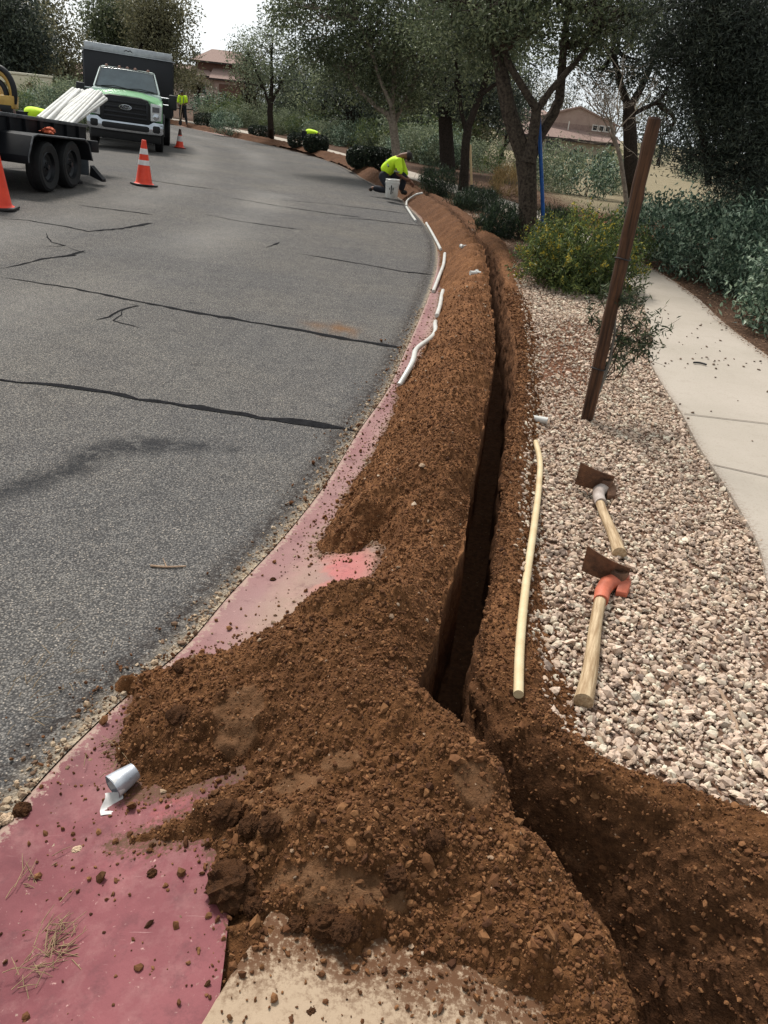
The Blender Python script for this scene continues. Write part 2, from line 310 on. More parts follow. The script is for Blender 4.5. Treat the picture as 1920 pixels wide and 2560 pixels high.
def S(a, b, off=0.0, z0=0.12):
    """the point of the surface seen at a measured spot of the photograph"""
    z = z0
    for _ in range(14): p = W(a, b, z+off); z = 0.5*z+0.5*float(surf_z(np.array([p[0]]), np.array([p[1]]))[0])
    return W(a, b, z+off)
exec_order = 'setting'
# ------------------------------------------------------------------ setting materials
def road_mat():
    m, t, p = newmat('asphalt'); o = objc(t)
    v = N(t, 'ShaderNodeTexVoronoi', Scale=125.0); t.links.new(o, v.inputs['Vector'])
    wv = noise(t, o, 60, 2)
    v2 = N(t, 'ShaderNodeTexVoronoi', Scale=210.0); t.links.new(o, v2.inputs['Vector'])
    sep = t.nodes.new('ShaderNodeSeparateColor'); t.links.new(v.outputs['Color'], sep.inputs[0])
    st = ramp(t, sep.outputs[0], 0.0, 1.0, c(88, 87, 86), c(134, 130, 125))
    sep2 = t.nodes.new('ShaderNodeSeparateColor'); t.links.new(v2.outputs['Color'], sep2.inputs[0])
    st = mixc(t, ramp(t, sep2.outputs[1], 0.9, 0.94), st, c(170, 160, 148))
    dk = ramp(t, v.outputs['Distance'], 0.35, 0.62)
    col = mixc(t, math_(t, 'MULTIPLY', dk, .8), st, c(62, 61, 61))
    bigs = ramp(t, noise(t, o, 0.55, 3), 0.38, 0.68); col = mixc(t, 1, col, ramp(t, bigs, 0, 1, (0.93, 0.94, 0.97, 1), (1.12, 1.10, 1.07, 1)), 'MULTIPLY')
    col = mixc(t, 1, col, ramp(t, noise(t, o, 6, 4), 0.3, 0.7, (0.88, 0.88, 0.89, 1), (1.08, 1.08, 1.07, 1)), 'MULTIPLY')
    col = mixc(t, math_(t, 'MULTIPLY', attr(t, 'wear'), 0.16), col, c(188, 184, 178))
    col = mixc(t, math_(t, 'MULTIPLY', attr(t, 'stain'), ramp(t, noise(t, o, 13, 6, .75), .32, .55)), col, c(40, 41, 44))
    col = mixc(t, attr(t, 'rust'), col, c(120, 84, 50))
    ed = math_(t, 'MULTIPLY', attr(t, 'edge'), ramp(t, noise(t, o, 22, 4), 0.36, 0.58)); col = mixc(t, ed, col, c(172, 156, 134))
    dkk = math_(t, 'MULTIPLY', attr(t, 'edged'), ramp(t, noise(t, o, 30, 3), 0.4, 0.55)); col = mixc(t, dkk, col, c(50, 44, 42))
    t.links.new(col, p.inputs['Base Color']); p.inputs['Roughness'].default_value = 0.95; p.inputs['Specular IOR Level'].default_value = 0.08
    h = math_(t, 'ADD', math_(t, 'MULTIPLY', v.outputs['Distance'], -1.0), math_(t, 'MULTIPLY', noise(t, o, 150, 2), 0.6)); bump(t, p, h, 0.8, 0.008)
    return m
def kerb_mat():
    m, t, p = newmat('red kerb paint'); o = objc(t)
    n1 = noise(t, o, 3, 5); n2 = noise(t, o, 26, 4)
    col = mixc(t, ramp(t, n1, 0.35, 0.66), c(92, 42, 48), c(126, 70, 74))
    col = mixc(t, attr(t, 'faded'), col, c(140, 108, 105)); col = mixc(t, math_(t, 'MULTIPLY', ramp(t, math_(t, 'ADD', math_(t, 'MULTIPLY', noise(t, o, 18, 6, .75), .8), attr(t, 'fresh')), .72, 1.0), .62), col, c(176, 88, 86))
    col = mixc(t, ramp(t, noise(t, o, 60, 4), 0.66, 0.76), col, c(186, 150, 142))
    sc_ = N(t, 'ShaderNodeMapping', Scale=(6, 90, 1), Rotation=(0, 0, 0.5)); t.links.new(o, sc_.inputs[0]); col = mixc(t, math_(t, 'MULTIPLY', ramp(t, noise(t, sc_.outputs[0], 1, 3), 0.7, 0.76), 0.45), col, c(205, 170, 165))
    d = math_(t, 'MULTIPLY', attr(t, 'dust'), ramp(t, math_(t, 'ADD', noise(t, o, 14, 5), attr(t, 'dust')), 0.55, 0.95)); col = mixc(t, math_(t, 'MULTIPLY', d, 0.92, True), col, mixc(t, n2, c(158, 138, 120), c(126, 102, 84)))
    col = mixc(t, math_(t, 'MULTIPLY', ramp(t, noise(t, o, 5, 6, 0.75), 0.5, 0.72), 0.4), col, c(160, 120, 116))
    col = mixc(t, ramp(t, math_(t, 'ADD', noise(t, o, 55, 5, .7), math_(t, 'MULTIPLY', attr(t, 'lip'), .3)), .66, .74), col, c(150, 126, 114)); col = mixc(t, math_(t, 'MULTIPLY', ramp(t, noise(t, o, 11, 6, .8), .52, .66), .5), col, c(84, 46, 50))
    d2 = ramp(t, math_(t, 'ADD', noise(t, o, 85, 6, 0.75), math_(t, 'MULTIPLY', attr(t, 'dirt'), 0.42)), 0.8, 0.9); col = mixc(t, d2, col, mixc(t, n2, c(70, 46, 29), c(96, 66, 44)))
    t.links.new(col, p.inputs['Base Color']); p.inputs['Roughness'].default_value = 0.72; p.inputs['Specular IOR Level'].default_value = 0.3
    bump(t, p, math_(t, 'ADD', noise(t, o, 120, 4), math_(t, 'MULTIPLY', d2, 0.6)), 0.25, 0.004); return m
def soil_mat():
    m, t, p = newmat('dug soil'); o = objc(t)
    n1 = noise(t, o, 3.2, 5); n2 = noise(t, o, 45, 6, 0.7); n3 = noise(t, o, 160, 3)
    col = mixc(t, ramp(t, n1, 0.3, 0.7), c(88, 58, 35), c(123, 84, 53)); col = mixc(t, attr(t, 'dry'), col, mixc(t, ramp(t, n1, 0.3, 0.7), c(115, 77, 50), c(161, 114, 78)))
    col = mixc(t, ramp(t, n2, 0.38, 0.66), mixc(t, 1, col, (0.42, 0.4, 0.38, 1), 'MULTIPLY'), col)
    col = mixc(t, ramp(t, n3, 0.66, 0.78), col, c(138, 101, 73))
    tm = math_(t, 'MULTIPLY', attr(t, 'tan'), ramp(t, noise(t, o, 38, 6, 0.7), 0.32, 0.6, (0.25, 0.25, 0.25, 1), (0.9, 0.9, 0.9, 1))); col = mixc(t, tm, col, mixc(t, n2, c(98, 68, 46), c(124, 94, 69)))
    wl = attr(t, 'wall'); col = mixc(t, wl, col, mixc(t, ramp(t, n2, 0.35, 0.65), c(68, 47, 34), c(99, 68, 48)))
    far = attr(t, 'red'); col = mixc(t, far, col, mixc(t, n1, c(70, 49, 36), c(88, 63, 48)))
    v = N(t, 'ShaderNodeTexVoronoi', Scale=120.0); t.links.new(o, v.inputs['Vector']); sp = t.nodes.new('ShaderNodeSeparateColor'); t.links.new(v.outputs['Color'], sp.inputs[0])
    spk = math_(t, 'MULTIPLY', ramp(t, sp.outputs[0], 0.98, 0.985), ramp(t, v.outputs['Distance'], 0.2, 0.35, (1, 1, 1, 1), (0, 0, 0, 1))); col = mixc(t, spk, col, c(167, 139, 115))
    t.links.new(col, p.inputs['Base Color']); p.inputs['Roughness'].default_value = 0.95; p.inputs['Specular IOR Level'].default_value = 0.12
    bump(t, p, math_(t, 'ADD', math_(t, 'MULTIPLY', n2, 1.0), math_(t, 'MULTIPLY', n3, 0.35)), 0.9, 0.012); return m
def ground_mat():
    m, t, p = newmat('ground'); o = objc(t)
    a = attr(t, 'gcol', 0); n2 = noise(t, o, 30, 6, 0.7); n1 = noise(t, o, 1.2, 4)
    col = mixc(t, 1, a, ramp(t, n2, 0.3, 0.7, (0.55, 0.52, 0.5, 1), (1.25, 1.2, 1.15, 1)), 'MULTIPLY'); col = mixc(t, 1, col, ramp(t, n1, 0.3, 0.7, (0.85, 0.85, 0.83, 1), (1.12, 1.1, 1.1, 1)), 'MULTIPLY')
    v = N(t, 'ShaderNodeTexVoronoi', Scale=42.0); t.links.new(o, v.inputs['Vector']); sp = t.nodes.new('ShaderNodeSeparateColor'); t.links.new(v.outputs['Color'], sp.inputs[0])
    pb = mixc(t, sp.outputs[0], c(120, 96, 84), c(205, 178, 162)); col = mixc(t, math_(t, 'MULTIPLY', attr(t, 'peb'), ramp(t, v.outputs['Distance'], 0.35, 0.5, (1, 1, 1, 1), (0, 0, 0, 1))), col, pb)
    t.links.new(col, p.inputs['Base Color']); p.inputs['Roughness'].default_value = 0.95; p.inputs['Specular IOR Level'].default_value = 0.12
    bump(t, p, math_(t, 'ADD', n2, math_(t, 'MULTIPLY', v.outputs['Distance'], -0.5)), 0.8, 0.02); return m
def conc_mat(n, c1, c2, cs, dirt=0.5):
    m, t, p = newmat(n); o = objc(t)
    col = mixc(t, ramp(t, noise(t, o, 1.6, 5), 0.3, 0.7), c1, c2); col = mixc(t, ramp(t, noise(t, o, 70, 5, 0.7), 0.55, 0.75), col, cs)
    col = mixc(t, math_(t, 'MULTIPLY', ramp(t, noise(t, o, 9, 6, 0.7), 0.55, 0.72), dirt), col, cs)
    col = mixc(t, math_(t, 'MULTIPLY', attr(t, 'dirt'), ramp(t, math_(t, 'ADD', noise(t, o, 62, 6, 0.75), math_(t, 'MULTIPLY', attr(t, 'dirt'), 0.25)), 0.6, 0.74)), col, c(92, 64, 44))
    t.links.new(col, p.inputs['Base Color']); p.inputs['Roughness'].default_value = 0.88; p.inputs['Specular IOR Level'].default_value = 0.25
    bump(t, p, noise(t, o, 180, 4), 0.25, 0.004); return m
SOIL = soil_mat()
# ------------------------------------------------------------------ road
def rows(y0, y1, d0, k=1.2, ys=1.5):
    o = [y0]
    while o[-1] < y1: o.append(o[-1]+d0*max(1, (o[-1]/ys))**k)
    return np.array(o)
def seg_d(x, y, P):
    d = np.full(x.shape, 1e9)
    for (ax, ay), (bx, by) in zip(P[:-1], P[1:]):
        ex, ey = bx-ax, by-ay; t = np.clip(((x-ax)*ex+(y-ay)*ey)/(ex*ex+ey*ey), 0, 1); d = np.minimum(d, np.hypot(x-ax-t*ex, y-ay-t*ey))
    return d
yr = rows(-0.6, 72, 0.03, 1.1); uo = np.concatenate([np.linspace(0, 0.6, 14), np.linspace(0.66, 6, 90), np.linspace(6.2, 13, 18)])
Y, UO = np.meshgrid(yr, uo, indexing='ij'); Xr = gut(Y)-UO/perp(Y); Z = road_z(Xr, Y)
road = big('road', np.stack([Xr, Y, Z], -1).reshape(-1, 3), grid_faces(*Y.shape), road_mat(), smooth=True); tag(road, kind='structure')
sp_ = [W(a, b, 0.03)[:2] for a, b in [(0, 1070), (60, 1050), (150, 1020), (230, 975), (300, 957), (400, 965), (500, 970)]]
sdd = seg_d(Xr, Y, sp_)+0.12*fbm(Xr, Y, 2.2, 3, 71)+0.04*fbm(Xr, Y, 14, 2, 72); wdt = np.interp(Xr, [-2.2, -1.4, -0.7], [0.05, 0.11, 0.035])
vattr(road, 'stain', np.clip(1-sdd/wdt, 0, 1)**0.5*0.85)
rp = W(720, 717, 0); vattr(road, 'rust', np.exp(-((Xr-rp[0])/0.2)**2-((Y-rp[1])/0.18)**2)*np.clip(0.5+fbm(Xr, Y, 12, 3, 5)*2, 0, 1))
vattr(road, 'wear', np.clip(np.exp(-((UO-2.9)/0.5)**2)+np.exp(-((UO-4.7)/0.5)**2)*.8, 0, 1)*np.clip(.6+fbm(Xr, Y, .7, 2, 6), 0, 1))
vattr(road, 'edge', np.clip(1-UO/np.interp(Y, [1, 4, 9], [0.08, 0.05, 0.04]), 0, 1)); vattr(road, 'edged', np.exp(-((UO-0.1)/0.05)**2)*0.8)
# kerb (red painted apron)
yk = rows(-0.5, 60, 0.012, 1.15); uk = np.linspace(0, 1, 34); Y, UK = np.meshgrid(yk, uk, indexing='ij'); X = gut(Y)+UK*kerb_w(Y)
Z = base_z(X, Y)+0.006+0.004*fbm(X, Y, 3, 2, 8)*UK
Z[:, 0] = road_z(X[:, 0]-0.001, Y[:, 0])-0.006
kerb = big('kerb', np.stack([X, Y, Z], -1).reshape(-1, 3), grid_faces(*Y.shape), kerb_mat(), smooth=True); tag(kerb, kind='structure')
SDk = sdist(X, Y)
vattr(kerb, 'faded', np.clip((Y-1.3)/0.9, 0, 1)*np.clip(0.6+0.5*UK+0.4*fbm(X, Y, 4, 2, 3), 0, 1))
fp = W(745, 1235, .08); fp2 = W(480, 1710, .08); fp3 = W(390, 1760, .08)
vattr(kerb, 'fresh', np.clip(np.exp(-((X-fp[0])/0.14)**2-((Y-fp[1])/0.28)**2)*1.5+0.6*np.exp(-((X-fp3[0])/0.12)**2-((Y-fp3[1])/0.1)**2), 0, 1)*np.clip(0.8+fbm(X, Y, 9, 3, 4), 0, 1))
vattr(kerb, 'dust', np.clip((UK-0.12)*2.4, 0, 1)*np.clip((Y-1.7)/0.5, 0, 1)*(1-0.85*np.exp(-((X-fp[0])/0.15)**2-((Y-fp[1])/0.26)**2)))
vattr(kerb, 'lip', np.exp(-(UK/.07)**2)+.35*np.exp(-((UK-1)/.05)**2))
vattr(kerb, 'dirt', np.clip(1+SDk/0.09, 0, 1))
# pavement slab, near
slab_l = curve([(-0.36, -0.5), (-0.31, 0.5), (-0.25, 0.86), (-0.20, 0.99), (-0.165, 1.10), (-0.12, 1.25)])
ys_ = np.linspace(-0.5, 1.22, 110); us = np.concatenate([[0, 0.0001, 0.006], np.linspace(0.02, 0.92, 60)]); Y, UU = np.meshgrid(ys_, us, indexing='ij'); X = slab_l(Y)+UU+0.004*fbm(X[:1, :1]*0, Y, 20, 2, 3)
X = np.minimum(X, lipL(Y)-0.06); Z = 0.112+0*X+0.002*fbm(X, Y, 4, 2, 1); Z[:, 0] = 0.03; Z[:, 1] = 0.105
slab = big('pavement', np.stack([X, Y, Z], -1).reshape(-1, 3), grid_faces(*Y.shape), conc_mat('pale pavement', c(170, 150, 128), c(156, 136, 114), c(130, 108, 88)), smooth=False); tag(slab, kind='structure')
vattr(slab, 'dirt', np.clip(1.25+sdist(X, Y)/0.13, 0, 1))
# path
yp = rows(-0.8, 70, 0.03, 1.1); up = np.concatenate([[-0.0001], np.linspace(0, 1, 24), [1.0001]]); Y, UU = np.meshgrid(yp, up, indexing='ij'); X = paL(Y)+(paR(Y)-paL(Y))*UU
Z = 0.128-0.0015*np.clip(Y-30, 0, 200)+0.003*fbm(X, Y, 1.5, 2, 1); Z[:, 0] -= 0.1; Z[:, -1] -= 0.1
jt = np.zeros_like(Y)
for jy in (3.22, 4.42, 5.9, 7.4, 9.0): jt = np.maximum(jt, np.exp(-((Y-jy+0.12*(UU-0.5))/0.012)**2))
path = big('path', np.stack([X, Y, Z], -1).reshape(-1, 3), grid_faces(*Y.shape), conc_mat('path concrete', c(169, 159, 148), c(157, 148, 136), c(138, 128, 115), 0.35), smooth=False); tag(path, kind='structure')
vattr(path, 'dirt', np.clip(np.clip((UU-0.82)/0.2, 0, 1)*0.8*np.clip((Y-4.5)/2, 0, 1)+np.clip(0.07-UU, 0, 1)*9, 0, 1))
for jl in ([(1478, 893), (1560, 903), (1665, 915)], [(1541, 1003), (1600, 1016), (1665, 1030)], [(1437, 768), (1540, 775), (1650, 785)][:0]):
    if jl: PJ = [tuple(W(a, b, .1345)) for a, b in jl]; JOINTS = globals().setdefault('JOINTS', []); JOINTS.append(PJ)
# ground sheet
yg = np.concatenate([np.linspace(-3, 0, 4), rows(0.2, 75, 0.03, 1.15), np.array([80, 90, 105, 130, 170, 240, 400, 800, 1500])])
rel = lambda y: np.clip(y, -1, 72)
offs = []
def gcols(y):
    y2 = rel(y); g, l, t_, a, b = gut(y2), lipL(y2), np.minimum(toeR(y2), paL(y2)), paL(y2), paR(y2); q = 1/perp(y2)
    sr = np.minimum(np.maximum(crR(y2)+0.02, t_-0.05), a-0.01)
    left = [g-900, g-300, g-120, g-60, g-40, g-25, g-16*q, g-12.9*q, g-12.6*q]
    sunk = [g-12*q, g-6*q, g-1, g-0.2, l-0.02, sr-0.01]
    r1 = [sr+(a-sr)*i/12 for i in range(13)]; r2 = [a+(b-a)*0.06, b-(b-a)*0.06]
    r3 = [b+o for o in (0, .25, .5, .8, 1.2, 1.7, 2.3, 3, 3.8, 4.8, 6, 7.5, 9.5, 12, 15, 20, 27, 40, 60, 120, 300, 900)]
    return np.stack(left+sunk+r1+r2+r3), len(left), len(left)+len(sunk), len(left)+len(sunk)+13
Xg, nl, ns, nr = gcols(yg); Xg = Xg.T; Yg = np.repeat(yg[:, None], Xg.shape[1], 1); y2 = rel(Yg)
Zl = road_z(gut(y2)-12.7/perp(y2), y2)+0.06+0.01*np.clip(gut(y2)-13/perp(y2)-Xg, 0, 40)*0
Zg = ground_z(Xg, y2)-0.0015*np.clip(Yg-72, 0, 100)
ci = np.arange(Xg.shape[1])[None, :]+0*Yg.astype(int)
Zg = np.where(ci < nl, Zl, Zg); Zg = np.where((ci >= nl) & (ci < ns), -1.2, Zg); Zg = np.where((ci >= nr) & (ci < nr+2), Zg-0.06, Zg)
Zg = np.where(Yg > 76, np.where(ci < nl, Zl, -0.1-0.0015*np.clip(Yg-30, 0, 200)), Zg)
GRAV, MUL, LITT, DRY, DIRT = np.array(c(108, 86, 72)), np.array(c(92, 70, 56)), np.array(c(84, 66, 54)), np.array(c(138, 130, 108)), np.array(c(112, 72, 50))
fr = np.clip((Yg-8.5)/2+fbm(Xg, Yg, 1.1, 2, 3), 0, 1)[..., None]
gc = GRAV*(1-fr)+MUL*fr
br = np.clip(np.exp(-((Xg-1.25-(Yg-5.8)*0.16)/0.36)**2-((Yg-6.1)/1.3)**2)*1.4+0.25*fbm(Xg, Yg, 3, 2, 8), 0, 1)[..., None]; gc = gc*(1-0.75*br)+DIRT*0.75*br
st_ = (np.clip((Yg-11)/3, 0, 1)*np.clip((paR(y2)-Xg)/.3, 0, 1)*np.clip(.75+fbm(Xg, Yg, .8, 3, 12)*.8, 0, 1))[..., None]; gc = gc*(1-st_)+np.array(c(128, 110, 94))*st_
ov = np.clip((Xg-paR(y2)+0.15)/0.2, 0, 1)[..., None]; gc = gc*(1-ov)+LITT*ov
rd = np.clip(np.exp(-((Yg-17.6)/1.8)**2)*np.clip((Xg-3)/1, 0, 1)*np.clip((9-Xg), 0, 1)*1.2, 0, 1)[..., None]; gc = gc*(1-rd)+DIRT*rd
dr = np.clip((Yg-20.5+fbm(Xg, Yg, .4, 2, 4)*1.5)/1.2, 0, 1)*np.clip((Xg-3.6)/1.0, 0, 1); dr = dr[..., None]; gc = gc*(1-dr)+DRY*dr
gl = (ci < nl)[..., None]; gc = np.where(gl, np.array(c(96, 84, 66)), gc); gc[..., 3] = 1
ground = big('ground', np.stack([Xg, Yg, Zg], -1).reshape(-1, 3), grid_faces(*Yg.shape), ground_mat(), smooth=True); tag(ground, kind='structure')
vattr(ground, 'gcol', gc, 'FLOAT_COLOR'); vattr(ground, 'peb', np.where((ci >= ns) & (Xg < paL(y2)+.02), np.clip((26-Yg)/10, 0, 0.8), 0)*(1-0.8*br[..., 0]))
# soil: ridge, trench, bank
ysl = rows(0.35, 56, 0.0055, 1.2); nL, nW, nF, nR = 190, 16, 12, 90
t01 = np.linspace(0, 1, nL); l_ = lipL(ysl); xl = gut(ysl)-np.interp(ysl, [0, 1.6, 2.1, 3, 60], [0.02, 0.16, 0.12, 0.02, 0.0])
jag = 0.012*fbm(ysl*0+3, ysl, 16, 3, 81)*np.interp(ysl, [1, 6, 15], [1, 1, 0.7])+0.02*fbm(ysl*0, ysl, 4, 2, 83)
lj = l_+jag
XL = xl[:, None]+(lj-xl)[:, None]*t01[None]; YL = np.repeat(ysl[:, None], nL, 1); ZL, TL, TM = soil_left(XL, YL)
zlip = ZL[:, -1:]
depth = np.interp(ysl, [0.3, 1.3, 1.7, 1.9, 2.5, 6, 12, 22], [-0.7, -0.62, -0.5, -0.38, -0.34, -0.3, -0.26, -0.2])[:, None]+0.02*fbm(ysl*0, ysl, 5, 3, 85)[:, None]
wl = np.interp(ysl, [0.3, 1.2, 1.7, 2.2, 3, 6, 12, 22], [0.2, 0.17, 0.12, 0.115, 0.125, 0.135, 0.15, 0.16])[:, None]
tw = np.linspace(0, 1, nW+1)[None, 1:]
YW = np.repeat(ysl[:, None], nW, 1)
XW = lj[:, None]+0.02*tw+0.014*fbm(YW, tw*0.6, 17, 3, 87)*np.sin(tw*3.1)*1.3; ZW = zlip+(depth-zlip)*tw
tf = np.linspace(0, 1, nF+1)[None, 1:]; YF = np.repeat(ysl[:, None], nF, 1); XF = lj[:, None]+0.02+wl*tf; ZF = depth+0.015*fbm(XF, YF, 22, 3, 89)+0.0*tf
xc = np.maximum(crR(ysl), lj+wl[:, 0]+0.05)[:, None]+0.012*fbm(ysl*0+7, ysl, 18, 3, 91)[:, None]
XR = xc+(np.maximum(toeR(ysl)+0.14, crR(ysl)+0.2)[:, None]-xc)*np.linspace(0, 1, nR)[None]; YR = np.repeat(ysl[:, None], nR, 1); ZR, TR = soil_right(XR, YR)
zr0 = ZR[:, :1]; nW2 = 34; tw2 = np.linspace(0, 1, nW2+1)[None, 1:-1]; YV = np.repeat(ysl[:, None], nW2-1, 1)
x0 = XF[:, -1:]; z0 = ZF[:, -1:]
# near bank is a sloping face, farther on the cut is upright with a crumbled lip
slope = np.interp(ysl, [0.5, 1.75, 1.95, 2.4], [1.0, 1.0, 0.75, 0.6])[:, None]
lipx = xc-(xc-x0)*1.0
hx = np.where(tw2 < 0.72, tw2*0.25/0.72, 0.25+(tw2-0.72)/0.28*0.75)
sx_ = np.interp(tw2, [0, .2, .7, 1], [0, .12, .58, 1]); sz_ = np.interp(tw2, [0, .2, .7, .87, 1], [0, .34, .87, .97, 1.0])
bx_ = slope*sx_+(1-slope)*hx; bz_ = slope*sz_+(1-slope)*np.where(tw2 < 0.72, tw2/0.72*0.86, 0.86+(tw2-0.72)/0.28*0.14)
bulge = np.sin(tw2*3.14)
XV = x0+(xc-x0)*bx_+0.03*fbm(YV, tw2*0.9, 9, 4, 93)*bulge; ZV = z0+(zr0-z0)*bz_+0.05*fbm(YV, tw2*0.7, 11, 4, 95)*bulge*slope+0.02*fbm(YV, tw2*0.7, 40, 2, 96)*bulge
XS = np.concatenate([XL, XW, XF, XV, XR], 1); YS = np.concatenate([YL, YW, YF, YV, YR], 1); ZS = np.concatenate([ZL, ZW, ZF, ZV, ZR], 1)
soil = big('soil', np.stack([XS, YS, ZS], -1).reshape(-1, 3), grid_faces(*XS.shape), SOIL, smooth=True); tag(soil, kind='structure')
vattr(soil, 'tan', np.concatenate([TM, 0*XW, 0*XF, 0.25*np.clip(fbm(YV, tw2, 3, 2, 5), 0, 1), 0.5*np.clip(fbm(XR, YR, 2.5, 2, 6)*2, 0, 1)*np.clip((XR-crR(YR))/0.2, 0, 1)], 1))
vattr(soil, 'dry', np.clip((YS-1.75+.5*fbm(XS, YS, 2.5, 2, 17))/.7, 0, 1)*.85)
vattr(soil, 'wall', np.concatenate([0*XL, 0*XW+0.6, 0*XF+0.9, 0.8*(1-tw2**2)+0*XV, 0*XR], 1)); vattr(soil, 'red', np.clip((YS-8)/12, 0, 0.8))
STUFF = []
# ------------------------------------------------------------------ tar seams and cracks in the asphalt
SEAM = mat('tar seam', c(26, 26, 28), c(38, 38, 40), 30, 0.95, 0.4, 200, spec=.03)
def seam(pts, wd, nm='road_crack', jitter=0.007, lift=0.004):
    P = [W(a, b, 0.02) for a, b in pts]
    P = [W(a, b, float(road_z(np.array([q[0]]), np.array([q[1]]))[0])) for (a, b), q in zip(pts, P)]
    Q = []; rr = np.random.default_rng(len(pts)*13+int(pts[0][1]))
    for a, b in zip(P[:-1], P[1:]):
        n = max(2, int(np.linalg.norm(b-a)/0.08))
        for i in range(n): Q.append(a+(b-a)*i/n)
    Q.append(P[-1]); Q = np.array(Q); d = np.gradient(Q[:, :2], axis=0); nn = np.stack([-d[:, 1], d[:, 0]], 1); nn /= np.linalg.norm(nn, axis=1)[:, None]+1e-9
    Q[:, :2] += nn*(rr.normal(size=len(Q))*jitter)[:, None]
    ww = wd*np.linspace(.35, 1, len(Q))*(0.45+1.0*rr.random(len(Q)))*np.clip(np.minimum(np.arange(len(Q)), np.arange(len(Q))[::-1])/3+0.25, 0, 1)
    a = Q.copy(); b = Q.copy(); a[:, :2] += nn*ww[:, None]/2; b[:, :2] -= nn*ww[:, None]/2
    for q in (a, b): q[:, 2] = road_z(q[:, 0], q[:, 1])+lift
    n = len(Q); o = big(nm, np.concatenate([a, b]), np.stack([np.arange(n-1), np.arange(1, n), n+np.arange(1, n), n+np.arange(n-1)], 1), SEAM); tag(o, kind='structure')
seam([(-40, 818), (0, 820), (120, 832), (200, 843), (300, 860), (430, 882), (560, 902), (700, 920), (775, 932)], 0.08, 'tar_seam')
seam([(0, 597), (60, 606), (160, 622), (270, 645), (390, 669), (520, 692), (640, 712), (760, 735), (872, 753)], 0.068, 'tar_seam')
seam([(270, 655), (300, 660), (268, 666), (250, 676), (235, 684), (208, 690)], 0.03)
seam([(268, 668), (262, 680), (246, 692), (300, 708)], 0.02)
seam([(0, 578), (40, 570), (90, 557), (160, 549), (130, 553), (185, 540)], 0.05)
seam([(98, 500), (110, 520), (140, 528), (100, 530)], 0.03); seam([(140, 530), (185, 545)], 0.03)
seam([(0, 467), (60, 472), (150, 488), (190, 497), (260, 492), (330, 480)], 0.06)
seam([(640, 547), (700, 557), (790, 572), (870, 587), (938, 594)], 0.06, 'tar_seam')
seam([(440, 462), (520, 478), (590, 488), (655, 497)], 0.05); seam([(735, 470), (800, 475), (860, 482), (912, 488)], 0.07, 'tar_seam')
seam([(480, 425), (600, 445), (700, 460), (780, 470)], 0.06); seam([(600, 432), (700, 440), (830, 455), (880, 462)], 0.05)
seam([(575, 535), (595, 528), (605, 522)], 0.04); seam([(290, 385), (400, 402), (470, 410)], 0.07); seam([(170, 440), (240, 450), (330, 462)], 0.06)
for PJ in JOINTS:
    m_ = MB(); P_ = np.array(PJ); m_.add([tuple(p+(0, .005, 0)) for p in P_]+[tuple(p-(0, .005, 0)) for p in P_], [(i, i+1, len(P_)+i+1, len(P_)+i) for i in range(len(P_)-1)]); tag(m_.build('path_joint', mat('joint', c(112, 100, 90), c(90, 80, 72), 40, .9)), kind='structure')
# ------------------------------------------------------------------ loose stuff on the ground
PEB = islemat('gravel stones', [c(128, 112, 102), c(195, 174, 157), c(222, 200, 182), c(176, 154, 135), c(226, 217, 197), c(149, 133, 122), c(204, 180, 158), c(165, 146, 129)])
def pebbles():
    r = np.random.default_rng(11); n = 116000; y = 1.3+r.random(n)**1.25*9.5; x = 0.5+r.random(n)*2.9
    a, t_ = paL(y), toeR(y)
    k = (x < a+0.015) & (x > t_-0.09); k &= r.random(n) < np.clip((x-t_+0.09)/0.1, 0, 1)
    k &= r.random(n) > 0.8*np.exp(-((x-1.25-(y-5.8)*0.16)/0.3)**2-((y-6.1)/1.2)**2)
    k &= r.random(n) < np.clip((11-y)/3, 0.0, 1)
    x, y = x[k], y[k]; s = np.clip(r.lognormal(math.log(0.0084), 0.36, len(x)), 0.005, 0.022)*np.interp(y, [1.5, 4, 9], [1.05, 1.0, 1.15])
    z = ground_z(x, y)+s*0.35+0.008*r.random(len(x)); k2 = x > t_[k]-0.02; z = np.where(k2, z, np.maximum(z, soil_right(x, y)[0]+s*0.2))
    v, f = rocks(np.stack([x, y, z], 1), s, r); o = big('gravel', v, f, PEB); tag(o, 'loose pale pink gravel between the trench and the path', kind='stuff'); return o
pebbles()
CRB = islemat('soil crumbs', [c(69, 44, 29), c(115, 78, 50), c(93, 61, 40), c(138, 98, 65), c(78, 52, 32)], 0.95)
